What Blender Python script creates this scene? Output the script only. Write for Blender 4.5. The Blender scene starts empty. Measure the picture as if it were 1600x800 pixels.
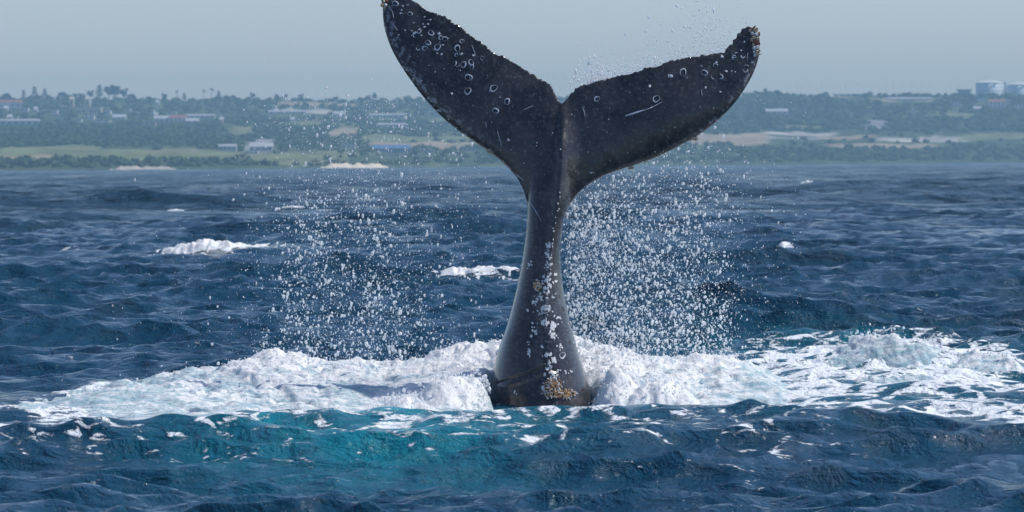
import bpy, math, random
import numpy as np
from mathutils import Matrix

random.seed(7)
RNG = np.random.default_rng(7)
scene = bpy.context.scene
col = scene.collection

# ------------------------------------------------------------------ camera
F = 6667.0                      # focal length in photograph pixels (1600 wide), a 150 mm lens
CAM_H = 2.7                     # standing on the deck of a small boat
PITCH = math.atan(146.0 / F)
ROLL = math.radians(0.36)
fw = np.array([0, math.cos(PITCH), -math.sin(PITCH)])
r0 = np.array([1.0, 0, 0]); u0 = np.array([0, math.sin(PITCH), math.cos(PITCH)])
cr = r0 * math.cos(ROLL) - u0 * math.sin(ROLL)
cu = u0 * math.cos(ROLL) + r0 * math.sin(ROLL)
cam = bpy.data.cameras.new('camera')
cam_o = bpy.data.objects.new('camera', cam)
col.objects.link(cam_o)
cam.lens = 150.0; cam.sensor_width = 36.0
cam.clip_start = 0.5; cam.clip_end = 20000
cam.dof.use_dof = True; cam.dof.focus_distance = 50.0; cam.dof.aperture_fstop = 5.6
M4 = Matrix(((cr[0], cu[0], -fw[0], 0), (cr[1], cu[1], -fw[1], 0), (cr[2], cu[2], -fw[2], CAM_H), (0, 0, 0, 1)))
cam_o.matrix_world = M4
scene.camera = cam_o

# ------------------------------------------------------------------ world and sun
SUN_EL = math.radians(52); SUN_AZ = math.radians(84)      # azimuth from +Y towards +X
SUN_DIR = np.array([math.cos(SUN_EL) * math.sin(SUN_AZ), math.cos(SUN_EL) * math.cos(SUN_AZ), math.sin(SUN_EL)])
world = bpy.data.worlds.new("World"); scene.world = world; world.use_nodes = True
wn = world.node_tree
bg = wn.nodes['Background']
sky = wn.nodes.new('ShaderNodeTexSky'); sky.sky_type = 'NISHITA'
sky.sun_disc = False; sky.sun_elevation = SUN_EL; sky.sun_rotation = SUN_AZ
sky.altitude = 0; sky.air_density = 1.0; sky.dust_density = 0.5; sky.ozone_density = 1.6
tint = wn.nodes.new('ShaderNodeVectorMath'); tint.operation = 'MULTIPLY'; tint.inputs[1].default_value = (0.93, 0.935, 1.095)   # marine air, slightly bluer than the model's
wn.links.new(sky.outputs[0], tint.inputs[0]); wn.links.new(tint.outputs[0], bg.inputs[0]); bg.inputs[1].default_value = 0.124
sun = bpy.data.lights.new('sun', 'SUN'); sun.energy = 3.7; sun.angle = math.radians(0.53); sun.color = (1.0, 0.955, 0.89)
sun_o = bpy.data.objects.new('sun', sun); col.objects.link(sun_o)
from mathutils import Vector
sun_o.rotation_euler = Vector(SUN_DIR).to_track_quat('Z', 'Y').to_euler()
sun_o.location = (60, 20, 100)
scene.view_settings.view_transform = 'Standard'; scene.view_settings.look = 'None'
scene.view_settings.exposure = 0.0; scene.view_settings.gamma = 1.0

# ------------------------------------------------------------------ helpers
def at(px, py, Y):
    """world point at depth Y that the photograph shows at pixel px, py"""
    px = np.asarray(px, float); py = np.asarray(py, float); Y = np.asarray(Y, float)
    a = (px - 800.0)[..., None]; b = (400.0 - py)[..., None]
    d = fw * F + cr * a + cu * b
    t = Y / d[..., 1]
    p = d * t[..., None]
    p[..., 2] += CAM_H
    return p

def on_water(px, py, z=0.0):
    """world point on the level z below pixel px, py"""
    d = fw * F + cr * (px - 800.0) + cu * (400.0 - py)
    t = (z - CAM_H) / d[2]
    return d * t + np.array([0, 0, CAM_H])

_perm = np.random.default_rng(3).permutation(256)
_perm = np.concatenate([_perm, _perm])
_ga = np.random.default_rng(4).uniform(0, 2 * np.pi, 256)
_gx, _gy = np.cos(_ga), np.sin(_ga)

def pn(x, y, s=0):
    x = x + s * 17.31; y = y + s * 9.77
    xi = np.floor(x).astype(int); yi = np.floor(y).astype(int)
    xf = x - xi; yf = y - yi
    u = xf * xf * xf * (xf * (xf * 6 - 15) + 10); v = yf * yf * yf * (yf * (yf * 6 - 15) + 10)
    def g(ix, iy, dx, dy):
        h = _perm[(_perm[ix & 255] + iy) & 511 & 255]
        return _gx[h] * dx + _gy[h] * dy
    a = g(xi, yi, xf, yf); b = g(xi + 1, yi, xf - 1, yf)
    c = g(xi, yi + 1, xf, yf - 1); d = g(xi + 1, yi + 1, xf - 1, yf - 1)
    return 1.5 * ((a + (b - a) * u) * (1 - v) + (c + (d - c) * u) * v)

def fbm(x, y, o=4, s=0, lac=2.03, g=0.5):
    r = 0.0; a = 1.0
    for i in range(o):
        r = r + a * pn(x, y, s + i); x = x * lac; y = y * lac; a *= g
    return r

def billow(x, y, o=4, s=0, g=0.5):
    r = 0.0; a = 1.0; n = 0
    for i in range(o):
        r = r + a * np.abs(pn(x, y, s + i)); n += a * 0.35; x = x * 2.07 + 0.4 * y; y = y * 2.07; a *= g
    return r - n

def sstep(a, b, x):
    t = np.clip((x - a) / (b - a), 0, 1)
    return t * t * (3 - 2 * t)

def link(o, parent=None):
    col.objects.link(o)
    if parent is not None:
        o.parent = parent
    return o

def mesh_np(name, v, quads=None, tris=None, mat=None, parent=None, smooth=True, attrs=None, sharp=False):
    me = bpy.data.meshes.new(name)
    v = np.asarray(v, np.float32).reshape(-1, 3)
    idx = []; tot = []
    if quads is not None and len(quads):
        q = np.asarray(quads, np.int32).reshape(-1, 4); idx.append(q.ravel()); tot.append(np.full(len(q), 4, np.int32))
    if tris is not None and len(tris):
        t = np.asarray(tris, np.int32).reshape(-1, 3); idx.append(t.ravel()); tot.append(np.full(len(t), 3, np.int32))
    idx = np.concatenate(idx); tot = np.concatenate(tot)
    me.vertices.add(len(v)); me.vertices.foreach_set('co', v.ravel())
    me.loops.add(len(idx)); me.loops.foreach_set('vertex_index', idx)
    me.polygons.add(len(tot))
    st = np.concatenate([[0], np.cumsum(tot)[:-1]]).astype(np.int32)
    me.polygons.foreach_set('loop_start', st); me.polygons.foreach_set('loop_total', tot)
    me.polygons.foreach_set('use_smooth', np.full(len(tot), smooth, bool))
    for k, a in (attrs or {}).items():
        a = np.asarray(a, np.float32)
        if a.ndim == 1:
            at_ = me.attributes.new(k, 'FLOAT', 'POINT'); at_.data.foreach_set('value', a)
        else:
            at_ = me.attributes.new(k, 'FLOAT_COLOR', 'POINT')
            c4 = np.ones((len(a), 4), np.float32); c4[:, :3] = a; at_.data.foreach_set('color', c4.ravel())
    me.update(calc_edges=True)
    if mat: me.materials.append(mat)
    return link(bpy.data.objects.new(name, me), parent)

def grid_quads(nr, nc):
    i = np.arange((nr - 1) * nc).reshape(nr - 1, nc)[:, :-1].ravel()
    return np.stack([i, i + 1, i + nc + 1, i + nc], 1)

def tag(o, label=None, cat=None, group=None, kind=None):
    if label: o['label'] = label
    if cat: o['category'] = cat
    if group: o['group'] = group
    if kind: o['kind'] = kind
    return o

def empty(name, loc, rz=0.0):
    o = bpy.data.objects.new(name, None); o.empty_display_size = 0.3
    o.location = loc; o.rotation_euler = (0, 0, rz)
    return link(o)

class MB:
    """collects boxes, prisms and tubes for one mesh"""
    def __init__(s): s.v = []; s.f = []
    def add(s, v, f):
        n = len(s.v); s.v += [tuple(map(float, p)) for p in v]; s.f += [tuple(i + n for i in q) for q in f]; return s
    def box(s, x0, x1, y0, y1, z0, z1):
        return s.add([(x0, y0, z0), (x1, y0, z0), (x1, y1, z0), (x0, y1, z0), (x0, y0, z1), (x1, y0, z1), (x1, y1, z1), (x0, y1, z1)],
                     [(3, 2, 1, 0), (4, 5, 6, 7), (0, 1, 5, 4), (1, 2, 6, 5), (2, 3, 7, 6), (3, 0, 4, 7)])
    def gable(s, x0, x1, y0, y1, z0, z1):
        m = (y0 + y1) / 2
        return s.add([(x0, y0, z0), (x1, y0, z0), (x1, y1, z0), (x0, y1, z0), (x0, m, z1), (x1, m, z1)],
                     [(3, 2, 1, 0), (0, 1, 5, 4), (2, 3, 4, 5), (1, 2, 5), (3, 0, 4)])
    def lathe(s, prof, n=20, cx=0, cy=0):
        v = []; f = []
        for r, z in prof:
            for k in range(n):
                a = 2 * math.pi * k / n; v.append((cx + r * math.cos(a), cy + r * math.sin(a), z))
        for i in range(len(prof) - 1):
            for k in range(n):
                f.append((i * n + k, i * n + (k + 1) % n, (i + 1) * n + (k + 1) % n, (i + 1) * n + k))
        f.append(tuple(range((len(prof) - 1) * n, len(prof) * n)))
        return s.add(v, f)
    def tube(s, p, q, r0_, r1_, n=6):
        p = np.array(p, float); q = np.array(q, float); d = q - p; d /= np.linalg.norm(d)
        a = np.cross(d, (0, 0, 1) if abs(d[2]) < .9 else (1, 0, 0)); a /= np.linalg.norm(a); b = np.cross(d, a)
        v = []; f = []
        for c, r in ((p, r0_), (q, r1_)):
            for k in range(n):
                t = 2 * math.pi * k / n; v.append(c + r * (a * math.cos(t) + b * math.sin(t)))
        for k in range(n): f.append((k, (k + 1) % n, n + (k + 1) % n, n + k))
        f.append(tuple(range(n, 2 * n)))
        return s.add(v, f)
    def mesh(s, name, mat, smooth=False):
        me = bpy.data.meshes.new(name); me.from_pydata(s.v, [], s.f); me.update()
        if smooth: me.polygons.foreach_set('use_smooth', [True] * len(me.polygons))
        me.materials.append(mat); return me
    def build(s, name, mat, parent=None, smooth=False):
        return link(bpy.data.objects.new(name, s.mesh(name, mat, smooth)), parent)

# ------------------------------------------------------------------ materials
class NT:
    def __init__(s, name):
        s.m = bpy.data.materials.new(name); s.m.use_nodes = True; s.t = s.m.node_tree; s.n = s.t.nodes
        s.b = s.n['Principled BSDF']
    def new(s, typ, **kw):
        n = s.n.new(typ)
        for k, v in kw.items(): setattr(n, k, v)
        return n
    def l(s, a, b): s.t.links.new(a, b)
    def val(s, sock, v):
        if hasattr(v, 'node'): s.l(v, sock)
        else: sock.default_value = v
    def math(s, op, a, b=0.0, clamp=False):
        n = s.new('ShaderNodeMath', operation=op); n.use_clamp = clamp
        s.val(n.inputs[0], a); s.val(n.inputs[1], b); return n.outputs[0]
    def mapr(s, v, a, b, c=0.0, d=1.0, smooth=True):
        n = s.new('ShaderNodeMapRange'); n.interpolation_type = 'SMOOTHSTEP' if smooth else 'LINEAR'
        s.val(n.inputs[0], v); s.val(n.inputs[1], a); s.val(n.inputs[2], b); s.val(n.inputs[3], c); s.val(n.inputs[4], d)
        return n.outputs[0]
    def mix(s, f, a, b):
        n = s.new('ShaderNodeMix', data_type='RGBA'); s.val(n.inputs[0], f)
        for k, v in ((6, a), (7, b)):
            if hasattr(v, 'node'): s.l(v, n.inputs[k])
            else: n.inputs[k].default_value = (*v, 1)
        return n.outputs[2]
    def pos(s, scale=(1, 1, 1)):
        g = s.new('ShaderNodeNewGeometry'); m = s.new('ShaderNodeMapping'); m.inputs['Scale'].default_value = scale
        s.l(g.outputs['Position'], m.inputs[0]); return m.outputs[0]
    def noise(s, vec, scale, detail=3, rough=0.5, dist=0.0):
        n = s.new('ShaderNodeTexNoise'); s.l(vec, n.inputs['Vector'])
        n.inputs['Scale'].default_value = scale; n.inputs['Detail'].default_value = detail
        n.inputs['Roughness'].default_value = rough; n.inputs['Distortion'].default_value = dist
        return n.outputs['Fac']
    def attr(s, name):
        n = s.new('ShaderNodeAttribute'); n.attribute_name = name; return n
    def bump(s, h, strength, dist, normal=None):
        n = s.new('ShaderNodeBump'); s.val(n.inputs['Strength'], strength); n.inputs['Distance'].default_value = dist
        s.l(h, n.inputs['Height'])
        if normal is not None: s.l(normal, n.inputs['Normal'])
        return n.outputs[0]

def plain(name, c, rough=0.7, var=0.25, scale=0.6, bump=0.0, spec=0.4):
    t = NT(name)
    v = t.pos(); n = t.noise(v, scale, 4, 0.6)
    f = t.mapr(n, 0.3, 0.7)
    c1 = tuple(x * (1 - var) for x in c); c2 = tuple(min(1, x * (1 + var)) for x in c)
    t.l(t.mix(f, c1, c2), t.b.inputs['Base Color'])
    t.b.inputs['Roughness'].default_value = rough; t.b.inputs['Specular IOR Level'].default_value = spec
    if bump: t.l(t.bump(t.noise(v, scale * 6, 3), bump, 0.02), t.b.inputs['Normal'])
    return t.m

def water_material():
    t = NT('sea_water')
    v = t.pos((1.0, 0.8, 1.0))
    big = t.noise(v, 0.55, 4, 0.55, 0.3)
    n1 = t.noise(v, 2.6, 5, 0.6, 0.6)
    n2 = t.noise(v, 11.0, 4, 0.6, 0.4)
    far = t.attr('far').outputs['Fac']
    farr = t.mapr(far, 0.15, 1.0, 0.08, 0.21, smooth=False)
    gust = t.noise(t.pos((0.045, 0.011, 1.0)), 1.0, 5, 0.65, 0.5)
    farr = t.math('MULTIPLY', farr, t.mapr(gust, 0.32, 0.68, 0.45, 1.35))
    roll = t.noise(t.pos((0.09, 0.028, 1.0)), 1.0, 5, 0.62, 0.4)
    huge = t.noise(t.pos((0.6, 1.0, 1.0)), 0.16, 3, 0.55, 0.2)
    bn = t.bump(roll, far, 9.0)
    bn = t.bump(huge, far, 5.5, bn)
    bn = t.bump(big, far, 2.3, bn)
    bn = t.bump(n1, 0.85, 0.20, bn)
    bn = t.bump(n2, 0.9, 0.042, bn)
    bn = t.bump(t.noise(t.pos((0.7, 1.0, 1.0)), 32.0, 3, 0.6, 0.3), 0.8, 0.014, bn)
    # aerated water is turquoise, clear deep water dark blue
    air = t.attr('air').outputs['Fac']
    an = t.noise(v, 0.9, 4, 0.6, 0.5)
    af = t.math('MULTIPLY', air, t.mapr(an, 0.30, 0.60, 0.38, 1.0))
    base = t.mix(af, (0.004, 0.047, 0.088), (0.004, 0.30, 0.37))
    # foam: flecks and lace
    foam = t.attr('foam').outputs['Fac']
    fv = t.pos((0.66, 0.72, 1.0))
    fa = t.noise(fv, 2.1, 7, 0.70, 1.2)
    fb = t.noise(fv, 8.5, 5, 0.66, 1.4)
    vo = t.new('ShaderNodeTexVoronoi', feature='DISTANCE_TO_EDGE'); vo.inputs['Scale'].default_value = 2.3
    ds = t.new('ShaderNodeVectorMath', operation='MULTIPLY_ADD')
    nc = t.new('ShaderNodeTexNoise'); t.l(fv, nc.inputs['Vector']); nc.inputs['Scale'].default_value = 1.6; nc.inputs['Detail'].default_value = 4
    t.l(nc.outputs['Color'], ds.inputs[0]); ds.inputs[1].default_value = (0.9, 0.9, 0.9); t.l(fv, ds.inputs[2])
    t.l(ds.outputs[0], vo.inputs['Vector'])
    lace = t.mapr(vo.outputs['Distance'], 0.0, 0.22, 0.16, 0.0)
    pat = t.math('ADD', t.math('ADD', t.math('MULTIPLY', fa, 0.55), t.math('MULTIPLY', fb, 0.45)), lace)
    thr = t.mapr(foam, 0.0, 1.0, 0.83, 0.36, smooth=False)
    ff = t.mapr(pat, thr, t.math('ADD', thr, 0.07))
    ff = t.math('MULTIPLY', ff, t.mapr(foam, 0.0, 0.08))
    t.l(t.mix(ff, base, (0.80, 0.84, 0.86)), t.b.inputs['Base Color'])
    t.l(t.mapr(ff, 0, 1, farr, 0.8), t.b.inputs['Roughness'])
    t.b.inputs['IOR'].default_value = 1.333
    t.l(t.mapr(ff, 0, 1, 0.38, 0.15), t.b.inputs['Specular IOR Level'])
    bn = t.bump(ff, 0.5, 0.05, bn)
    t.l(bn, t.b.inputs['Normal'])
    return t.m

def foam_material():
    t = NT('white_foam')
    v = t.pos((1, 0.8, 1.2))
    th = t.attr('thick').outputs['Fac']
    n = t.noise(v, 2.4, 6, 0.68, 1.0); n2 = t.noise(v, 13, 5, 0.65, 0.8)
    f = t.math('ADD', t.math('MULTIPLY', n, 0.6), t.math('MULTIPLY', n2, 0.4))
    st = t.noise(t.pos((0.55, 1.5, 2.6)), 3.2, 6, 0.66, 1.4)
    f = t.math('ADD', t.math('MULTIPLY', f, 0.45), t.math('MULTIPLY', st, 0.55))
    f = t.mapr(t.math('ADD', f, t.math('MULTIPLY', th, 0.11)), 0.455, 0.625)
    t.l(t.mix(f, (0.30, 0.45, 0.50), (0.82, 0.825, 0.81)), t.b.inputs['Base Color'])
    t.b.inputs['Roughness'].default_value = 0.7; t.b.inputs['Specular IOR Level'].default_value = 0.25
    t.b.inputs['Subsurface Weight'].default_value = 0.3; t.b.inputs['Subsurface Radius'].default_value = (1.0, 1.0, 1.0); t.b.inputs['Subsurface Scale'].default_value = 0.04
    bn = t.bump(t.noise(v, 18, 5, 0.68, 0.8), 0.9, 0.03); bn = t.bump(t.noise(v, 60, 3, 0.7), 0.6, 0.010, bn)
    t.l(bn, t.b.inputs['Normal'])
    return t.m

def drop_material():
    t = NT('spray_water')
    t.b.inputs['Base Color'].default_value = (0.90, 0.93, 0.95, 1); t.b.inputs['Roughness'].default_value = 0.25
    tr = t.new('ShaderNodeBsdfTranslucent'); tr.inputs[0].default_value = (0.95, 0.97, 0.98, 1)
    mx = t.new('ShaderNodeMixShader'); mx.inputs[0].default_value = 0.55
    t.l(t.b.outputs[0], mx.inputs[1]); t.l(tr.outputs[0], mx.inputs[2]); t.l(mx.outputs[0], t.n['Material Output'].inputs[0])
    return t.m

def whale_material():
    t = NT('whale_skin')
    v = t.pos()
    n1 = t.noise(v, 2.2, 6, 0.65, 0.8); n2 = t.noise(v, 9, 5, 0.65, 0.4); n3 = t.noise(v, 60, 3, 0.6)
    c = t.mix(t.mapr(n1, 0.35, 0.68), (0.014, 0.0145, 0.018), (0.047, 0.044, 0.046))
    c = t.mix(t.mapr(n2, 0.45, 0.75, 0.0, 0.30), c, (0.080, 0.074, 0.074))
    sp = t.mapr(t.noise(v, 95, 2, 0.5), 0.74, 0.79, 0.0, 0.20)
    c = t.mix(sp, c, (0.30, 0.31, 0.33))
    c = t.mix(t.attr('pale').outputs['Fac'], c, (0.40, 0.42, 0.43))
    t.l(c, t.b.inputs['Base Color'])
    t.l(t.mapr(n2, 0.3, 0.7, 0.13, 0.30), t.b.inputs['Roughness'])
    t.b.inputs['IOR'].default_value = 1.4
    t.b.inputs['Coat Weight'].default_value = 0.7; t.b.inputs['Coat Roughness'].default_value = 0.12; t.b.inputs['Coat IOR'].default_value = 1.33   # film of sea water
    bn = t.bump(n2, 0.22, 0.005); bn = t.bump(n3, 0.2, 0.001, bn)
    t.l(bn, t.b.inputs['Normal'])
    return t.m

def land_material():
    t = NT('land_cover')
    v = t.pos()
    a = t.attr('cover').outputs['Color']
    n = t.mapr(t.noise(v, 0.035, 5, 0.65), 0.3, 0.7, 0.65, 1.3)
    m = t.new('ShaderNodeVectorMath', operation='SCALE'); t.l(a, m.inputs[0]); t.l(n, m.inputs['Scale'])
    t.l(m.outputs[0], t.b.inputs['Base Color']); t.b.inputs['Roughness'].default_value = 0.95
    t.b.inputs['Specular IOR Level'].default_value = 0.1
    return t.m

WATER = water_material(); FOAM = foam_material(); DROP = drop_material(); SKIN = whale_material(); LAND = land_material()
LEAF = plain('foliage', (0.045, 0.075, 0.03), 0.8, 0.45, 0.08, spec=0.2)
LEAF2 = plain('dark_foliage', (0.03, 0.05, 0.025), 0.8, 0.4, 0.1, spec=0.2)
BARK = plain('bark', (0.16, 0.13, 0.10), 0.9, 0.3, 1.0)
WALLW = plain('white_render', (0.72, 0.70, 0.66), 0.85, 0.08, 0.3)
WALLC = plain('cream_render', (0.55, 0.48, 0.38), 0.85, 0.1, 0.3)
WALLG = plain('grey_concrete', (0.38, 0.38, 0.38), 0.9, 0.15, 0.3)
ROOFR = plain('red_tile', (0.33, 0.12, 0.08), 0.8, 0.2, 0.5)
ROOFG = plain('roof_grey', (0.42, 0.42, 0.42), 0.8, 0.15, 0.3)
ROOFB = plain('blue_sheet', (0.08, 0.18, 0.33), 0.6, 0.1, 0.3)
SHEET = plain('pale_sheet', (0.46, 0.47, 0.46), 0.6, 0.1, 0.2)
GLASSD = plain('dark_window', (0.03, 0.035, 0.04), 0.15, 0.2, 1.0)
TANKM = plain('tank_paint', (0.60, 0.66, 0.70), 0.5, 0.06, 0.1)
METAL = plain('grey_metal', (0.24, 0.24, 0.25), 0.5, 0.1, 1.0)
SAND = plain('beach_sand', (0.66, 0.56, 0.42), 0.95, 0.12, 0.1)
RING = plain('pale_scar', (0.60, 0.63, 0.66), 0.6, 0.2, 30)
BARN = plain('barnacle_white', (0.72, 0.73, 0.73), 0.75, 0.25, 60, bump=0.5)
BARNO = plain('barnacle_ochre', (0.56, 0.36, 0.20), 0.75, 0.45, 40, bump=0.5)
BARNR = plain('barnacle_rust', (0.19, 0.07, 0.05), 0.75, 0.4, 40, bump=0.4)
BARNT = plain('barnacle_tan', (0.42, 0.36, 0.27), 0.75, 0.4, 40, bump=0.5)

# ------------------------------------------------------------------ the sea
WCAPS = [  # px centre, py of the crest, length px, height px : breaking crests far out
    (335, 384, 235, 22), (752, 416, 165, 27), (459, 322, 32, 7), (158, 407, 36, 9), (1224, 398, 28, 8),
    (98, 381, 24, 7), (366, 305, 22, 6), (1335, 370, 26, 6), (1160, 303, 26, 6), (275, 330, 20, 5),
    (38, 352, 26, 6), (1432, 408, 22, 6), (590, 345, 26, 5), (505, 408, 24, 6), (1260, 292, 16, 4)]
CAPS = []
for (px, py, ln, hh) in WCAPS:
    p = on_water(px, py + hh * 0.6, 0.15); s_ = F / p[1]
    CAPS.append((p[0], p[1], ln / s_, hh / s_))

_w = np.random.default_rng(11)
NW = 84
LAM = np.exp(_w.uniform(math.log(0.42), math.log(11.0), NW))
LAM[:5] = [17, 13, 11, 9.2, 8.0]
THE = np.clip(_w.normal(0, 0.62, NW), -1.45, 1.45) + math.radians(-96)
PHS = _w.uniform(0, 2 * np.pi, NW)
AMP = 0.0130 * LAM ** 0.70 * _w.uniform(0.55, 1.35, NW)
# longer seas running offshore, beyond the shelter where the whale rolls
NF = 16
LAM = np.concatenate([LAM, np.exp(_w.uniform(math.log(18), math.log(70), NF))]); THE = np.concatenate([THE, _w.normal(0, .5, NF) + math.radians(-94)])
PHS = np.concatenate([PHS, _w.uniform(0, 6.283, NF)]); AMP = np.concatenate([AMP, _w.uniform(.05, .11, NF)]); NW += NF
KX = 2 * np.pi / LAM * np.cos(THE); KY = 2 * np.pi / LAM * np.sin(THE)

H_X = [-9, -6.3, -5.2, -4.5, -3.75, -3.2, -2.8, -2.25, -1.5, -1.05, -0.6, -0.2, 0.9, 1.2, 1.6, 2.0, 2.6, 3.0, 3.4, 3.8, 9]
H_Z = [-.2, -.03, .03, .08, .16, .23, .28, .23, .19, .25, .38, .43, .45, .40, .30, .25, .23, .19, .10, -.06, -.2]
YP_X = [-9, -6.3, -4.5, -3.2, 3.2, 9]; YP_Y = [46.8, 47.8, 50.3, 52.8, 53.0, 52.0]
YF_X = [-9, -6.3, -4.5, -3.2, -2.8, -0.2, 1.5, 2.6, 3.6, 9]; YF_Y = [45.9, 45.6, 45.4, 45.1, 46.6, 47.0, 47.0, 46.2, 46.0, 46.0]

def calm(x, y):
    return 1 - 0.72 * np.exp(-(((x) / 8.5) ** 4 + ((y - 49.0) / 6.5) ** 4))

def local_swell(x, y):
    # low swell in front of the whale, with a dip behind its crest
    xc = 45.6 + 0.05 * (x + 0.5) ** 2 * 0.35
    w = sstep(-4.4, -2.4, x) * (1 - sstep(1.6, 4.6, x))
    z = (0.15 + .07 * pn(x * .45, y * .1, 44) + .035 * pn(x * 1.3, y * .3, 45)) * np.exp(-((y - xc + 0.3) / np.where(y < xc, 3.2, 1.0)) ** 2) * w
    z = z - 0.20 * np.exp(-((y - 48.7) / 1.5) ** 2) * w
    # heaving patch of lace foam to the right
    z = z + 0.17 * np.exp(-((x - 5.0) / 1.6) ** 2 - ((y - 54.0) / 1.7) ** 2)
    z = z + 0.10 * np.exp(-((x - 5.6) / 1.5) ** 2 - ((y - 49.5) / 1.0) ** 2)
    for cx, cy, ln, hh in CAPS:
        z = z + (0.55 * hh + 0.05) * np.exp(-((y - cy - 0.35) / (0.5 + hh * 2.2)) ** 2) * np.exp(-((x - cx) / (ln * 0.75)) ** 4)
    return z

def waves(x, y, spx=None, spy=None):
    """displacement (dx, dy, dz) at rest position x, y"""
    dx = np.zeros_like(x); dy = np.zeros_like(x); dz = np.zeros_like(x)
    c = calm(x, y); offs = sstep(110, 420, y)
    grp = 0.8 + 0.45 * pn(x * 0.05, y * 0.03, 5)
    for i in range(NW):
        a = AMP[i] * offs if i >= NW - NF else AMP[i] * (c if LAM[i] > 2.2 else (.45 + .55 * c)) * grp
        if spx is not None:
            a = a * (1 - sstep(0.22, 0.5, np.maximum(spx * abs(math.cos(THE[i])), spy * abs(math.sin(THE[i]))) / LAM[i]))
        ph = KX[i] * x + KY[i] * y + PHS[i]
        s = np.sin(ph); q = 0.95
        dz += a * np.cos(ph); dx -= q * a * math.cos(THE[i]) * s; dy -= q * a * math.sin(THE[i]) * s
    return dx, dy, dz + local_swell(x, y)

def sea_z(x, y):
    x = np.asarray(x, float); y = np.asarray(y, float)
    qx, qy = x.copy(), y.copy()
    for _ in range(3):
        dx, dy, dz = waves(qx, qy); qx = x - dx; qy = y - dy
    return dz

rows = [-3000, -1200, -500, -200, -80, -30, -8, 4, 12, 18, 22, 25]
rows += list(np.arange(27, 60, 0.08))
y = 60.0
while y < 6000:
    rows.append(y); y += min(0.075 * (y / 60.0) ** 1.75, 0.006 * y)
RY = np.array(rows)
NI = 450
ti = np.linspace(-1, 1, NI)
outer = np.geomspace(0.002, 1, 16)
W = 0.15 * np.maximum(RY, 25) + 1.0
X = np.concatenate([-(W[:, None] + (3000 - W[:, None]) * outer[::-1]), ti * W[:, None], W[:, None] + (3000 - W[:, None]) * outer], 1)
NC = X.shape[1]
Yg = np.repeat(RY[:, None], NC, 1)
spx = np.gradient(X, axis=1); spy = np.repeat(np.gradient(RY)[:, None], NC, 1)
dx, dy, dz = waves(X, Yg, np.abs(spx), spy)

def blob(px, py, rx, ry):
    c = on_water(px, py); e = on_water(px, py - ry); f_ = on_water(px, py + ry)
    return c[0], (e[1] + f_[1]) / 2, rx * c[1] / F, abs(e[1] - f_[1]) / 2

def region(px, py, rx, ry, pw=2):
    a, b, c, d = blob(px, py, rx, ry)
    return np.exp(-(np.abs((X - a) / c) ** pw + np.abs((Yg - b) / d) ** pw))

foam = np.zeros_like(X)
yf = np.interp(X, YF_X, YF_Y); yp = np.interp(X, YP_X, YP_Y); hz = np.interp(X, H_X, H_Z)
inside = sstep(-1.2, 0.3, Yg - yf) * (1 - sstep(0.5, 3.0, Yg - yp)) * (1 - sstep(5.6, 7.2, np.abs(X + 0.2)))
foam = np.maximum(foam, 0.74 * inside * sstep(-.03, .05, hz))
foam = np.maximum(foam, 0.62 * region(200, 668, 340, 26, 4))
foam = np.maximum(foam, 0.46 * region(250, 700, 420, 40, 4))
foam = np.maximum(foam, 0.45 * region(720, 690, 480, 48, 4))
foam = np.maximum(foam, 0.40 * region(1000, 700, 420, 40, 4))
foam = np.maximum(foam, 0.80 * region(1400, 590, 300, 45, 4))
foam = np.maximum(foam, 0.66 * region(1420, 640, 320, 20, 4))
foam = np.maximum(foam, 0.42 * region(1180, 745, 70, 12, 2))
whale_gap = sstep(-.75, -.35, X) * (1 - sstep(1.05, 1.5, X)) * (1 - sstep(49.2, 50.2, Yg)) * sstep(44, 46, Yg)
foam = foam * (1 - .62 * whale_gap)
foam = np.maximum(foam, 0.55 * region(850, 641, 120, 5, 2))
foam = np.maximum(foam, 0.13 + 0.0 * X) * (1 - sstep(120, 500, Yg)) * sstep(20, 30, Yg)
for cx, cy, ln, hh in CAPS:
    foam = np.maximum(foam, 0.62 * np.exp(-((X - cx) / (ln * .6)) ** 4 - ((Yg - cy + 0.2) / (0.6 + hh * 1.6)) ** 2))
air = 1.0 * region(620, 668, 270, 40, 2)
air = np.maximum(air, 0.75 * region(420, 690, 150, 40, 2))
air = np.maximum(air, 0.72 * region(600, 710, 240, 30, 2))
air = np.maximum(air, 0.58 * region(900, 668, 250, 26, 2)); air = np.maximum(air, 0.25 * region(620, 740, 240, 20, 2))
air = np.maximum(air, 0.45 * region(1120, 672, 180, 20, 2))
air = np.maximum(air, 0.35 * region(1350, 590, 300, 60, 2))
far = 0.15 + 0.85 * sstep(50, 380, Yg)
V = np.stack([X + dx, Yg + dy, dz], -1)
sea = mesh_np('sea', V, quads=grid_quads(len(RY), NC), mat=WATER, attrs={'foam': foam.ravel(), 'air': air.ravel(), 'far': far.ravel()})
tag(sea, 'choppy dark blue sea', 'sea', kind='structure')

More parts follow.
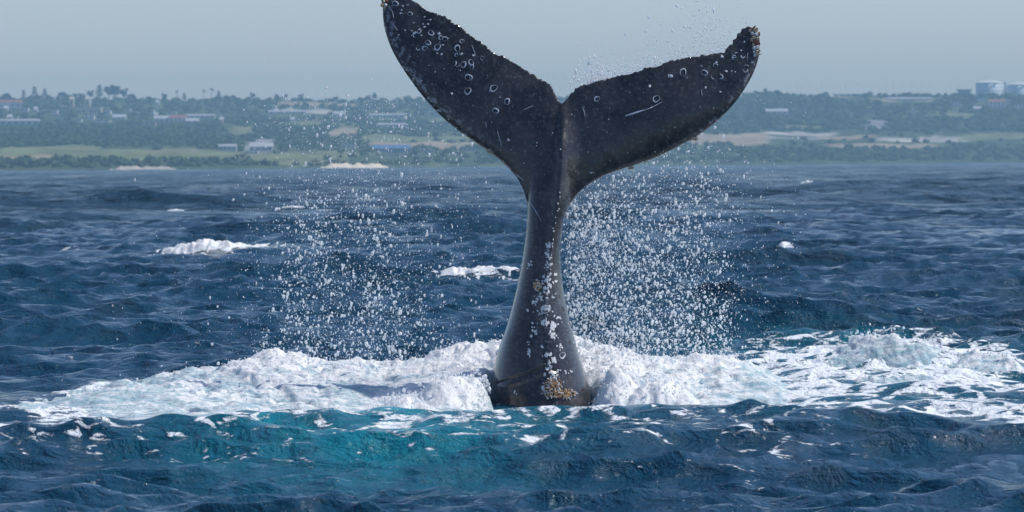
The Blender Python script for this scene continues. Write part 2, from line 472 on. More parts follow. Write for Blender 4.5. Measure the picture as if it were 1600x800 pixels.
# ------------------------------------------------------------------ the coast
SK_X = [-1500, 0, 60, 130, 200, 250, 340, 420, 520, 600, 700, 800, 1000, 1100, 1170, 1200, 1240, 1270, 1330, 1370, 1440, 1500, 1600, 3000]
SK_Y = [160, 155, 153, 155, 156, 158, 156, 155, 158, 157, 157, 155, 153, 150, 149, 146, 150, 152, 150, 149, 149, 149, 150, 152]
YS_X = [-1500, 0, 500, 800, 1200, 1600, 3000]; YS_Y = [1950, 2050, 2350, 2700, 3050, 3300, 3500]
LFAR = 4300.0
def shore_y(px): return np.interp(px, YS_X, YS_Y)
def shore_py(px):
    Ys = shore_y(px); hor = 254 - (px - 800) * math.tan(ROLL)
    return hor + (CAM_H - 0.5) * F / Ys
def land_at(px, py):
    px = np.asarray(px, float); py = np.asarray(py, float)
    ps = shore_py(px); sk = np.interp(px, SK_X, SK_Y)
    q = np.clip((ps - py) / (ps - sk), 0, 1.0)
    Ys = shore_y(px); Yd = Ys + (LFAR - Ys) * q ** 1.05
    return at(px, py, Yd)

SCRUB = (0.060, 0.088, 0.042); FOR = (0.030, 0.052, 0.026); FLD = (0.17, 0.19, 0.085); TAN = (0.36, 0.28, 0.19); PALE = (0.46, 0.42, 0.37); GRY = (0.26, 0.25, 0.25)
PATCH = [  # x0, x1, y0, y1, colour, tree density
    (-400, 360, 232, 249, FLD, 0), (70, 150, 224, 240, FLD, 0), (-100, 95, 242, 248, TAN, 0), (230, 300, 234, 238, TAN, 0), (300, 420, 238, 250, FLD, 0.02),
    (-400, 90, 193, 229, FOR, .9), (90, 345, 191, 226, FOR, 1), (300, 352, 215, 233, FOR, 1), (-400, 400, 250, 268, SCRUB, .45),
    (362, 420, 199, 212, FLD, 0), (380, 430, 217, 238, GRY, 0.1), (430, 562, 160, 166, TAN, 0), (445, 525, 170, 178, PALE, 0),
    (455, 505, 189, 199, FLD, 0), (398, 445, 196, 214, FOR, 1), (455, 515, 199, 226, FOR, 1), (515, 572, 201, 212, TAN, 0), (560, 740, 211, 221, FLD, 0),
    (575, 760, 222, 232, TAN, 0), (560, 660, 188, 211, FOR, .9), (395, 560, 238, 256, FLD, .03), (540, 800, 242, 256, SCRUB, .2),
    (900, 1170, 160, 205, FOR, .8), (1165, 1310, 150, 205, FOR, .75), (1300, 1420, 168, 182, SCRUB, .6), (1375, 1456, 154, 158, TAN, 0), (1290, 1335, 150, 153, TAN, 0),
    (1300, 1500, 184, 205, FOR, .5), (1350, 1392, 186, 200, GRY, 0), (1510, 1900, 170, 205, FOR, 1), (1180, 1600, 205, 232, SCRUB, .05),
    (1190, 1300, 206, 211, PALE, 0), (1170, 1300, 214, 219, GRY, 0), (1280, 1370, 212, 218, TAN, 0), (1370, 1520, 215, 222, PALE, 0), (1500, 1800, 207, 219, FLD, 0),
    (1300, 1450, 225, 231, TAN, 0), (1040, 1200, 208, 226, TAN, 0), (1220, 1300, 196, 202, FLD, 0), (1450, 1530, 176, 184, FLD, 0.1), (1160, 1900, 232, 257, SCRUB, .5), (900, 1160, 228, 257, SCRUB, .4)]
def cover(px, py, want='c'):
    c = np.empty(px.shape + (3,)); c[:] = SCRUB; d = np.full(px.shape, 0.30)
    wx = px + 14 * fbm(px / 60, py / 14, 3, 20); wy = py + 3.0 * fbm(px / 50, py / 12, 3, 30)
    v = fbm(px / 45, py / 7, 3, 40)[..., None]
    c = c * (1 + 0.25 * v) + np.array((0.05, 0.045, 0.015)) * sstep(.1, .5, v)
    for x0, x1, y0, y1, cc, dd in PATCH:
        m = sstep(x0 - 6, x0 + 6, wx) * (1 - sstep(x1 - 6, x1 + 6, wx)) * sstep(y0 - 1.2, y0 + 1.2, wy) * (1 - sstep(y1 - 1.2, y1 + 1.2, wy))
        c = c * (1 - m[..., None]) + np.array(cc) * (1 + 0.2 * v) * m[..., None]; d = d * (1 - m) + dd * m
    return np.clip(c, 0.01, 1), d

lp = np.linspace(-1500, 3000, 460); NQ = 120
PX, Q = np.meshgrid(lp, np.linspace(0, 1, NQ))
ps = shore_py(PX); PYg = ps + (np.interp(PX, SK_X, SK_Y) - ps) * Q
L = land_at(PX, PYg)
C, _ = cover(PX, PYg)
L[..., 2] += 1.1 * fbm(L[..., 0] / 60, L[..., 1] / 60, 3, 50) * sstep(0.02, .1, Q)
front = L[0].copy(); front[:, 1] -= 12; front[:, 2] = -2.5
back = [L[-1] + np.array([0, k * 450.0, -k * 9.0]) for k in (1, 2, 3, 4)]
LV = np.concatenate([front[None], L] + [b[None] for b in back], 0)
LC = np.concatenate([C[:1], C] + [C[-1:]] * 4, 0)
land = mesh_np('hillside', LV, quads=grid_quads(LV.shape[0], len(lp)), mat=LAND, attrs={'cover': LC.reshape(-1, 3)})
tag(land, 'hazy green coastal hillside behind the sea', 'hillside', kind='structure')

def beach(x0, x1, py, thick, mat, label):
    xs = np.linspace(x0, x1, 40); n = 6
    vv = []
    for j in range(n):
        f = j / (n - 1)
        for i, x in enumerate(xs):
            e = min(1, max(0, min(i, 39 - i) / 9 + .35 * float(pn(np.array(i * .45), np.array(.5), 9)))) * (.8 + .4 * float(pn(np.array(i * .3), np.array(.2), 19)))
            Y = shore_y(x) - 14 + 22 * f
            p = at(x, 0.0, Y); zt = thick * Y / F * e
            z = -0.8 + (zt + 0.8) * (f ** 0.6) + 0.25 * float(pn(np.array(x / 6.0), np.array(f * 3.0), 8)) * e
            vv.append((p[0], Y, z))
    o = mesh_np('beach', vv, quads=grid_quads(n, 40), mat=mat)
    return tag(o, label, 'beach', kind='structure')
beach(488, 616, 262, 9, SAND, 'bright sand beach below the green slope')
beach(158, 286, 265, 7, plain('rocky_sand', (0.45, 0.38, 0.32), .95, .25, .1), 'strip of pale rocky shore')

# far woods: leaf clumps on the slopes, one mass
t_ = (1 + 5 ** .5) / 2
ICO = np.array([(-1, t_, 0), (1, t_, 0), (-1, -t_, 0), (1, -t_, 0), (0, -1, t_), (0, 1, t_), (0, -1, -t_), (0, 1, -t_), (t_, 0, -1), (t_, 0, 1), (-t_, 0, -1), (-t_, 0, 1)]) / math.sqrt(1 + t_ * t_)
ICOF = np.array([(0, 11, 5), (0, 5, 1), (0, 1, 7), (0, 7, 10), (0, 10, 11), (1, 5, 9), (5, 11, 4), (11, 10, 2), (10, 7, 6), (7, 1, 8), (3, 9, 4), (3, 4, 2), (3, 2, 6), (3, 6, 8), (3, 8, 9), (4, 9, 5), (2, 4, 11), (6, 2, 10), (8, 6, 7), (9, 8, 1)])

def leaf_clumps(centers, radii, n, size, rng):
    """random leaf-clump quads in balls; returns verts, quads"""
    N = len(centers)
    d = rng.normal(size=(N, n, 3)); d /= np.linalg.norm(d, axis=2, keepdims=True)
    r = rng.uniform(0.55, 1.0, (N, n, 1)) ** 0.7
    c = centers[:, None] + d * r * radii[:, None]
    a = rng.normal(size=(N, n, 3)) * .8 + d; a /= np.linalg.norm(a, axis=2, keepdims=True)
    b = np.cross(a, rng.normal(size=(N, n, 3))); b /= np.linalg.norm(b, axis=2, keepdims=True)
    e = np.cross(a, b); s = size * rng.uniform(.6, 1.4, (N, n, 1))
    if np.ndim(size) == 0: pass
    q = np.stack([c + s * b, c + s * e * .8, c - s * b, c - s * e * .8], 2).reshape(-1, 3)
    return q, np.arange(len(q)).reshape(-1, 4)

# skyline trees
def tree_meshes(kind):
    rng = np.random.default_rng(kind + 40); tb = MB()
    if kind == 0:      # broad crown
        H = 12; tb.tube((0, 0, -1), (0.2, 0, 5), .45, .3)
        cc = []; 
        for k in range(9):
            a = k * 2.4; p = np.array([math.cos(a) * rng.uniform(1, 3.6), math.sin(a) * rng.uniform(1, 3.0), rng.uniform(5.5, 10.5)])
            tb.tube((0.2, 0, rng.uniform(3, 5)), p, .2, .06, 5); cc.append(p)
        cc = np.array(cc); rr = np.array([[2.0, 1.8, 1.5]] * 9) * rng.uniform(.7, 1.2, (9, 1)); v, q = leaf_clumps(cc, rr, 55, .55, rng)
    elif kind == 1:    # casuarina: tall, feathery
        tb.tube((0, 0, -1), (0.3, 0, 14), .35, .08); cc = []; rr = []
        for k in range(13):
            z = 4 + k * .8; w = 3.4 * (1 - (k / 14)) ** .6 + .5; a = k * 2.4
            p = np.array([math.cos(a) * w * .6, math.sin(a) * w * .6, z]); tb.tube((0.1, 0, z - .8), p, .12, .04, 4); cc.append(p); rr.append((w * .6, w * .6, .9))
        v, q = leaf_clumps(np.array(cc), np.array(rr), 30, .5, rng)
    elif kind == 2:    # palm
        tb.tube((0, 0, -1), (.3, 0, 5), .3, .24); tb.tube((.3, 0, 5), (.2, 0, 10), .24, .2); v = []; q = []
        for k in range(14):
            a = k * 2 * math.pi / 14 + rng.uniform(-.2, .2); el = rng.uniform(-.2, .9); pr = None
            for i in range(7):
                f = i / 6; r = 3.6 * f; z = 10 + math.sin(el) * r - .16 * r * r * .9 + .3; c = np.array([.2 + math.cos(a) * r * math.cos(el), math.sin(a) * r * math.cos(el), z])
                sd = np.array([-math.sin(a), math.cos(a), 0]) * (.45 * math.sin(math.pi * min(1, f + .12)) + .05)
                v += [c + sd - (0, 0, .2), c - sd - (0, 0, .2)]
                if pr is not None: q.append((pr, pr + 1, len(v) - 1, len(v) - 2))
                pr = len(v) - 2
        v = np.array(v); q = np.array(q)
    else:              # low bushy crown
        tb.tube((0, 0, -1), (0, 0, 3.5), .35, .2); cc = []
        for k in range(7):
            a = k * 2.4; p = np.array([math.cos(a) * 2.4, math.sin(a) * 2.0, rng.uniform(3, 6)]); tb.tube((0, 0, 2), p, .15, .05, 5); cc.append(p)
        v, q = leaf_clumps(np.array(cc), np.array([[2.0, 1.8, 1.4]] * 7), 45, .55, rng)
    cm = mesh_np('crown', v, quads=q, mat=LEAF2, smooth=False); me = cm.data; bpy.data.objects.remove(cm)
    return tb.mesh('trunk', BARK, True), me
TK = [tree_meshes(k) for k in range(4)]
TREES = [(37, 141, 1), (54, 135, 1), (70, 138, 1), (97, 144, 3), (118, 146, 0), (128, 146, 3), (141, 141, 0), (155, 132, 1), (170, 133, 0), (180, 132, 0), (193, 138, 0), (205, 147, 3),
         (257, 146, 0), (277, 141, 2), (288, 145, 1), (318, 140, 2), (331, 138, 2), (342, 142, 1), (395, 145, 0), (432, 147, 0), (446, 147, 0), (470, 147, 0), (524, 151, 3), (585, 145, 0), (575, 150, 3), (655, 151, 3),
         (1182, 142, 3), (1196, 138, 0), (1215, 141, 3), (1240, 146, 3), (1290, 144, 3), (1335, 147, 3), (1478, 146, 3), (10, 146, 3), (232, 151, 3), (365, 149, 3)]
TL = ['broad dark tree on the hazy ridge above the coast', 'tall feathery tree rising above the wooded ridge', 'palm tree with drooping fronds on the ridge', 'low bushy tree on the skyline of the coast']
TN = ['broadleaf_tree', 'casuarina_tree', 'palm_tree', 'bushy_tree']; TH = [12.0, 15.0, 11.5, 7.2]
for i, (px, py, k) in enumerate(TREES):
    base_py = np.interp(px, SK_X, SK_Y) + 2.0
    p = land_at(px, base_py); h = (base_py + 1.5 - py) * p[1] / F
    s = max(.55, h / TH[k]); e = empty(TN[k], (p[0], p[1], p[2] - .3), random.uniform(0, 6)); e.scale = (s, s, s)
    tag(e, TL[k], 'tree', ['broad trees on the ridge', 'feathery trees on the ridge', 'palms on the ridge', 'bushy trees on the ridge'][k])
    for nm, me in zip(('trunk', 'crown'), TK[k]): link(bpy.data.objects.new(nm, me), e)

# ------------------------------------------------------------------ buildings on the coast
HOUSES = []
def house(px, py, wpx, hpx, name, label, cat, wall, roof, style='flat', nwin=3, floors=1, group=None, depth=9.0):
    """py = foot of the front wall"""
    HOUSES.append((px, py, wpx)); p = land_at(px, py); s = p[1] / F; w = wpx * s; h = hpx * s; x0, x1 = -w / 2, w / 2
    e = empty(name, (p[0], p[1], p[2] - .4)); tag(e, label, cat, group)
    h += .4
    MB().box(x0, x1, 0, depth, -2, h).build('wall', wall, e)
    if style == 'flat': MB().box(x0 - .3, x1 + .3, -.3, depth + .3, h + .003, h + .35).build('roof', roof, e)
    elif style == 'gable': MB().gable(x0 - .4, x1 + .4, -.4, depth + .4, h + .003, h + max(1.2, .28 * depth)).build('roof', roof, e)
    elif style == 'arch':
        m = MB(); n = 10; v = []
        for x in (x0 - .1, x1 + .1):
            for k in range(n + 1): a = math.pi * k / n; v.append((x, depth / 2 - (depth / 2 + .1) * math.cos(a), h + .003 + 1.6 * math.sin(a)))
        m.add(v, [(k, k + 1, n + 2 + k, n + 1 + k) for k in range(n)] + [tuple(range(n, -1, -1)), tuple(range(n + 1, 2 * n + 2))]); m.build('roof', roof, e)
    fh = h / floors
    for f in range(floors):
        for k in range(nwin):
            ww = min(1.8, w / nwin * .5); c = x0 + w * (k + .5) / nwin; z = f * fh + fh * .38
            MB().box(c - ww / 2, c + ww / 2, -.06, .05, z, z + min(1.3, fh * .4)).build('window', GLASSD, e)
    return e

house(10, 169, 46, 9, 'long_house', 'long house with red tiled roof on the wooded hillside', 'house', WALLW, ROOFR, 'gable', 5)
house(38, 175, 12, 6, 'house', 'small white flat-roofed house between the long red-roofed house and the pale greenhouse', 'house', WALLW, ROOFG, 'flat', 2)
house(30, 195, 62, 6, 'greenhouse', 'long pale low greenhouse above the dark woods', 'greenhouse', SHEET, SHEET, 'arch', 6)
# twin towered building
p = land_at(133, 178); s = p[1] / F
e = empty('twin_tower_building', (p[0], p[1], p[2] - .5)); tag(e, 'cream building with two square towers on the hillside', 'building')
MB().box(-25 * s, 25 * s, 0, 14, -2, 11 * s).build('wall', WALLC, e)
MB().box(-25.5 * s, 25.5 * s, -.3, 14.3, 11 * s + .003, 11 * s + .5).build('roof', ROOFG, e)
for xo in (-21, 4):
    tw = MB().box((xo - 3.2) * s, (xo + 3.2) * s, -.5, 6, -1.5, 24 * s).build('tower', WALLC, e)
    MB().gable((xo - 3.8) * s, (xo + 3.8) * s, -.9, 6.4, 24 * s + .003, 28 * s).build('tower_roof', WALLC, tw)
    MB().box((xo - 1.2) * s, (xo + 1.2) * s, -.58, -.45, 16 * s, 20 * s).build('window', GLASSD, tw)
for k in range(7):
    c = (-15 + k * 6.2) * s
    if abs(k - 3) > 0: MB().box(c - .8, c + .8, -.06, .05, 3.5 * s, 6.5 * s).build('window', GLASSD, e)
house(85, 179, 9, 7, 'house', 'bright cream square house beside the twin tower building', 'house', WALLW, ROOFG, 'flat', 2)
house(82, 182, 22, 3, 'shed', 'low grey shed in front of the cream square house', 'shed', WALLG, ROOFG, 'flat', 2)
for px, py, w, h, lab in ((139, 187, 16, 7, 'small white house in front of the twin tower building'), (168, 179, 9, 7, 'small white house just past the twin tower building'), (200, 174, 8, 4, 'tiny white house under the ridge trees'),
                          (238, 182, 5, 10, 'narrow two-storey white house beside the wide bright white house'), (351, 184, 7, 4, 'tiny white house past the long grey greenhouse'), (270, 179, 10, 4, 'small white house uphill of the red-roofed house'),
                          (160, 191, 24, 3, 'long low white house on the upper edge of the dark woods'), (122, 190, 10, 4, 'small white house downhill of the twin tower building')):
    house(px, py, w, h, 'house', lab, 'house', WALLW, ROOFG, 'flat', 2, 1 if h < 8 else 2)
house(186, 187, 20, 4, 'farm_shed', 'low white gable-roofed shed among the village trees', 'shed', WALLW, SHEET, 'gable', 3)
house(253, 191, 24, 6, 'house', 'wide bright white house at the edge of the dark woods', 'house', WALLW, SHEET, 'gable', 3)
house(278, 191, 26, 7, 'house', 'white house with red roof at the edge of the dark woods', 'house', WALLW, ROOFR, 'gable', 4)
house(312, 185, 46, 4, 'greenhouse', 'long grey greenhouse behind the red-roofed house', 'greenhouse', SHEET, SHEET, 'arch', 6)
house(300, 193, 20, 4, 'shed', 'small cream shed next to the red-roofed house', 'shed', WALLC, SHEET, 'gable', 2)
house(230, 195, 26, 3, 'shed', 'low cream shed on the top edge of the dark woods', 'shed', WALLC, ROOFG, 'flat', 3)
house(355, 234, 28, 5, 'greenhouse', 'white greenhouse on the field below the dark woods', 'greenhouse', SHEET, SHEET, 'arch', 4)
house(408, 236, 36, 7, 'warehouse', 'grey warehouse on the slope above the fields', 'warehouse', WALLG, SHEET, 'gable', 4)
house(393, 240, 20, 4, 'shed', 'low white shed below the grey warehouse', 'shed', WALLW, SHEET, 'flat', 3)
house(610, 237, 62, 5, 'blue_shed', 'long shed with bright blue roof and walls near the shore', 'shed', ROOFB, ROOFB, 'gable', 5)
house(545, 231, 20, 5, 'house', 'white house left of the long blue shed', 'house', WALLW, SHEET, 'flat', 3)
house(673, 240, 24, 4, 'house', 'white low house right of the long blue shed', 'house', WALLW, SHEET, 'flat', 3)
house(733, 235, 22, 3, 'house', 'grey low house on the tan fields', 'house', WALLG, SHEET, 'flat', 3)
house(605, 243, 40, 3, 'wall_shed', 'low cream shed below the long blue shed', 'shed', WALLC, SHEET, 'flat', 4)
house(530, 183, 18, 5, 'house', 'white house beside the tan terraced fields', 'house', WALLW, SHEET, 'gable', 3)
house(470, 189, 16, 4, 'house', 'cream house above the round green wood', 'house', WALLC, SHEET, 'flat', 3)
house(605, 184, 56, 4, 'greenhouse', 'long grey greenhouse on the middle slope', 'greenhouse', SHEET, SHEET, 'arch', 6)
house(612, 199, 44, 4, 'greenhouse', 'grey greenhouse inside the middle woods', 'greenhouse', SHEET, SHEET, 'arch', 5)
house(683, 184, 8, 5, 'house', 'small cream house on the middle slope', 'house', WALLC, ROOFG, 'flat', 2)
house(448, 178, 60, 3, 'greenhouse', 'pale greenhouse on the pinkish terrace', 'greenhouse', SHEET, SHEET, 'arch', 5)
house(1214, 178, 34, 4, 'house', 'long cream house on the wooded slope', 'house', WALLC, SHEET, 'gable', 4)
house(1231, 182, 4, 6, 'silo', 'small bright white block beside the long cream house', 'hut', WALLW, SHEET, 'flat', 1)
house(1428, 177, 5, 7, 'house', 'tiny white tower house on the green terraces', 'house', WALLW, SHEET, 'flat', 1)
house(1494, 166, 14, 5, 'house', 'bright white flat house below the storage tanks', 'house', WALLW, SHEET, 'flat', 3)
house(1535, 157, 12, 4, 'house', 'small white house right below the first storage tank', 'house', WALLW, SHEET, 'flat', 2)
house(1558, 168, 26, 9, 'apartment_house', 'white house with red roof below the storage tanks', 'house', WALLW, ROOFR, 'gable', 4, 2)
house(1575, 161, 8, 5, 'house', 'little white house beside the red-roofed house', 'house', WALLW, SHEET, 'flat', 2)
house(1592, 168, 12, 4, 'house', 'low white house past the red-roofed house', 'house', WALLW, SHEET, 'flat', 2)
house(1528, 174, 12, 4, 'house', 'cream house in front of the red-roofed house', 'house', WALLC, SHEET, 'gable', 2)
house(1360, 177, 12, 4, 'house', 'grey house on the right hand slope', 'house', WALLG, SHEET, 'flat', 2)
house(1420, 157, 70, 2.5, 'greenhouse', 'long pale greenhouse on the ridge field', 'greenhouse', SHEET, SHEET, 'arch', 6)
house(1325, 150, 44, 2.5, 'greenhouse', 'flat grey greenhouse on the skyline', 'greenhouse', SHEET, SHEET, 'arch', 5)

rh = random.Random(12)
for k in range(22):
    px = rh.uniform(5, 350) if k < 16 else rh.uniform(420, 640); py = rh.uniform(163, 192)
    house(px, py, rh.uniform(4, 10), rh.uniform(2.5, 5), 'cottage', 'tiny pale cottage scattered among the hillside trees', 'house', [WALLW, WALLC, WALLG][k % 3], [ROOFG, SHEET, ROOFG][k % 3], ['flat', 'gable'][k % 2], 2, 1, 'tiny cottages among the hillside trees')
def tank(px, py, wpx, hpx, label):
    Y = 4360.0; p = at(px, py, Y); s = Y / F; r = wpx * s / 2; h = hpx * s
    e = empty('storage_tank', (p[0], p[1] + r, p[2] - 1)); tag(e, label, 'tank'); h += 1
    MB().lathe([(r, -4), (r, h)], 40).build('shell', TANKM, e, True)
    MB().lathe([(r * 1.012, h - 1.2), (r * 1.012, h - .9), (r * 1.012, h + .05)], 40).build('rim', WALLW, e)
    MB().lathe([(r * .995, h + .02), (r * .8, h + 1.1), (r * .45, h + 2.2), (r * .1, h + 2.7)], 40).build('roof', WALLW, e, True)
    for k in range(2): MB().lathe([(r * 1.006, h * (.35 + .3 * k)), (r * 1.006, h * (.35 + .3 * k) + .3)], 40).build('band', METAL, e)
    for k in range(14):
        a = -math.pi / 2 - .9 + k * .1; MB().box(r * 1.03 * math.cos(a) - .5, r * 1.03 * math.cos(a) + .5, r * 1.03 * math.sin(a) - .5, r * 1.03 * math.sin(a) + .5, 1 + k * h / 15, 1.3 + k * h / 15).build('step', METAL, e)
tank(1548.5, 147, 43, 18, 'pale storage tank next to the tall grey chimney on the ridge')
tank(1594, 148, 40, 16, 'pale storage tank cut by the picture edge, past the grey chimney')
Y = 4350.0; p = at(1571, 147, Y)
e = empty('chimney', p - np.array([0, 0, 1])); tag(e, 'thin grey chimney between the two storage tanks', 'chimney')
MB().lathe([(1.2, -3), (1.0, 12.5)], 12).build('shaft', METAL, e, True); MB().lathe([(1.3, 12.2), (1.3, 13.0), (.9, 13.05)], 12).build('cap', METAL, e)
p = at(1507, 146, 4340.0)
e = empty('control_building', p - np.array([0, 0, 1])); tag(e, 'dark roofed low block left of the storage tanks', 'building')
MB().box(-6, 6, 0, 8, -3, 4).build('wall', WALLG, e); MB().box(-7.5, 7.5, -1, 9, 4.003, 5.3).build('roof', METAL, e)
for k in range(4): MB().box(-4.8 + k * 2.8, -3.4 + k * 2.8, -.06, .05, 1.6, 2.9).build('window', GLASSD, e)

pole_m = MB().tube((0, 0, -2), (0, 0, 11), .11, .07, 6).mesh('shaft', METAL)
arm_m = MB().box(-1.1, 1.1, -.06, .06, 10.2, 10.3).box(-.8, .8, -.06, .06, 9.4, 9.5).mesh('cross_arm', METAL)
for k, px in enumerate([1246, 1252, 1265, 1284, 1300, 1313, 1322, 1340, 1349, 1362, 1373, 1384, 1396, 1410, 1424, 1440, 1452, 1463, 1478, 1485, 1498, 1519]):
    p = land_at(px, np.interp(px, SK_X, SK_Y) + .5); s = 0.8 + .5 * random.random()
    e = empty('utility_pole', p, random.uniform(-.4, .4)); e.scale = (s, s, s)
    tag(e, 'thin grey utility pole standing on the right hand ridge', 'pole', 'utility poles along the ridge')
    link(bpy.data.objects.new('shaft', pole_m), e); link(bpy.data.objects.new('cross_arm', arm_m), e)

# far woods: leaf clumps on the slopes, one mass
cand = 60000
cx = np.where(RNG.uniform(size=cand) < .72, RNG.uniform(-200, 1800, cand), RNG.uniform(-1200, 2800, cand)); sp_ = shore_py(cx); sk_ = np.interp(cx, SK_X, SK_Y)
cy = sk_ + (sp_ - 3 - sk_) * RNG.uniform(0, 1, cand) ** 1.1
_, den = cover(cx, cy)
top = cy - sk_ < 3
keep = RNG.uniform(0, 1, cand) < np.where(top, np.maximum(den, .5), den) * 0.62
for (hx, hy, hw) in HOUSES: keep &= ~((np.abs(cx - hx) < hw / 2 + 3) & (cy > hy - 1) & (cy < hy + 8 - np.abs(cx - hx) * 2 / hw))
cx, cy = cx[keep][:9500], cy[keep][:9500]
bp = land_at(cx, cy); br = RNG.uniform(1.2, 3.1, len(cx)) * np.interp(bp[:, 1], [2000, 3000, 4000], [.75, 1.0, 1.25]) * np.where(RNG.uniform(size=len(cx)) < .1, 1.4, 1.0)
rad = np.stack([br * 1.25, br * 1.25, br * 0.85], 1); bc = bp + np.array([0, 0, 1.0]) * br[:, None] * .35
iv = (bc[:, None] + ICO[None] * rad[:, None] * .8 * RNG.uniform(.75, 1.2, (len(bc), 12, 1))).reshape(-1, 3)
it = (ICOF[None] + np.arange(len(bc))[:, None, None] * 12).reshape(-1, 3)
lv, lq = leaf_clumps(bc, rad, 12, 1.0, RNG)
wood = mesh_np('woodland', np.concatenate([iv, lv]), quads=lq + len(iv), tris=it, mat=LEAF, smooth=False)
tag(wood, 'hazy green woodland and scrub covering the coastal slopes', 'woodland', kind='stuff')


# ------------------------------------------------------------------ the whale
WY = 50.0
def crom(pts, step=3.0):
    P = np.array(pts, float); out = []
    P2 = np.concatenate([[2 * P[0] - P[1]], P, [2 * P[-1] - P[-2]]])
    for i in range(1, len(P2) - 2):
        a, b, c, d = P2[i - 1:i + 3]; n = max(2, int(np.linalg.norm(c - b) / step)); t = np.linspace(0, 1, n, endpoint=False)[:, None]
        out.append(.5 * (2 * b + (c - a) * t + (2 * a - 5 * b + 4 * c - d) * t ** 2 + (3 * b - a - 3 * c + d) * t ** 3))
    return np.concatenate(out + [P[-1:]])
leadL = crom([(600, -2), (598, 18), (601, 44), (610, 72), (623, 97), (641, 124), (662, 152), (688, 180), (716, 204), (745, 224), (772, 243), (795, 263), (811, 283), (820, 303), (824, 325), (822, 360), (816, 405), (806, 455), (792, 508), (777, 552), (768, 590), (764, 640), (758, 700), (750, 790)])
leadR = crom([(1182, 46), (1187, 62), (1186, 86), (1178, 112), (1164, 138), (1146, 163), (1120, 190), (1090, 212), (1056, 231), (1020, 248), (982, 261), (948, 273), (922, 287), (903, 303), (889, 324), (880, 352), (876, 392), (879, 440), (888, 490), (901, 542), (917, 590), (931, 634), (944, 700), (955, 790)])
trail = crom([(600, -2), (610, -8), (630, -6), (652, 6), (664, 16), (680, 21), (700, 31), (722, 46), (745, 62), (762, 77), (782, 89), (808, 102), (830, 117), (850, 127), (862, 138), (868, 149), (877, 161), (884, 156), (894, 146), (912, 134), (935, 128), (955, 123), (980, 117), (1000, 112), (1010, 108), (1030, 103), (1055, 95), (1080, 90), (1100, 88), (1120, 85), (1132, 82), (1138, 74), (1146, 70), (1150, 62), (1158, 49), (1170, 43), (1182, 46)], 2.2)
tl = np.arange(len(trail)); nrm = np.gradient(trail, axis=0); nrm = np.stack([nrm[:, 1], -nrm[:, 0]], 1); nrm /= np.linalg.norm(nrm, axis=1, keepdims=True)
ragged = 5.0 * np.abs(pn(tl * 0.23, tl * 0 + .5, 3)) + 1.4 * pn(tl * 0.11, tl * 0 + .3, 6) + .9 * pn(tl * .6, tl * 0 + .1, 7)
ragged *= np.minimum(1, np.minimum(np.abs(trail[:, 0] - 877) / 25, np.minimum(tl, len(tl) - 1 - tl) / 6))
trail = trail + nrm * ragged[:, None]
poly = np.concatenate([trail[:-1], leadR[:-1], leadL[::-1][:-1]])
G = 1.4
gx = np.arange(586, 1200, G); gy = np.arange(-16, 790, G)
GX, GY = np.meshgrid(gx, gy)
def dist_poly(x, y, P, closed=False, want=False):
    if x.size < 3000 and not closed:
        A = P[:-1]; E_ = P[1:] - A; l2 = (E_ ** 2).sum(1) + 1e-12
        rx = x.reshape(-1, 1) - A[:, 0]; ry = y.reshape(-1, 1) - A[:, 1]
        t = np.clip((rx * E_[:, 0] + ry * E_[:, 1]) / l2, 0, 1)
        return np.sqrt(((rx - t * E_[:, 0]) ** 2 + (ry - t * E_[:, 1]) ** 2).min(1)).reshape(x.shape)
    best = np.full(x.shape, 1e9); bx = np.zeros_like(x); by = np.zeros_like(x)
    A = P; B = np.roll(P, -1, 0)
    n = len(P) if closed else len(P) - 1
    for i in range(n):
        ax, ay = A[i]; ex, ey = B[i] - A[i]; l2 = ex * ex + ey * ey + 1e-12
        t = np.clip(((x - ax) * ex + (y - ay) * ey) / l2, 0, 1); qx = ax + t * ex; qy = ay + t * ey
        d = (x - qx) ** 2 + (y - qy) ** 2
        m = d < best
        if want: bx[m] = qx[m]; by[m] = qy[m]
        best = np.where(m, d, best)
    return (np.sqrt(best), bx, by) if want else np.sqrt(best)
def inside_poly(x, y, P):
    c = np.zeros(x.shape, bool); j = len(P) - 1
    for i in range(len(P)):
        xi, yi = P[i]; xj, yj = P[j]
        if yi != yj: c ^= ((yi > y) != (yj > y)) & (x < (xj - xi) * (y - yi) / (yj - yi) + xi)
        j = i
    return c
ins = inside_poly(GX, GY, poly)
dl = ins.copy()
for _ in range(2):
    dl[1:] |= dl[:-1]; dl[:-1] |= dl[1:]; dl[:, 1:] |= dl[:, :-1]; dl[:, :-1] |= dl[:, 1:]
sel = dl
sd = np.full(GX.shape, -1e3); bx = np.zeros_like(GX); by = np.zeros_like(GX)
d_, bx_, by_ = dist_poly(GX[sel], GY[sel], poly, True, True)
sd[sel] = np.where(ins[sel], d_, -d_); bx[sel] = bx_; by[sel] = by_
ok = sd > -0.62 * G
cell = ok[:-1, :-1] & ok[1:, :-1] & ok[:-1, 1:] & ok[1:, 1:]
cell &= (ins[:-1, :-1].astype(int) + ins[1:, :-1] + ins[:-1, 1:] + ins[1:, 1:]) >= 2
cnt = np.zeros(GX.shape, int)
for a, b in ((0, 0), (1, 0), (0, 1), (1, 1)): cnt[a:a + cell.shape[0], b:b + cell.shape[1]] += cell
used = cnt > 0; bnd = used & (cnt < 4)
GX = np.where(bnd, bx, GX); GY = np.where(bnd, by, GY)

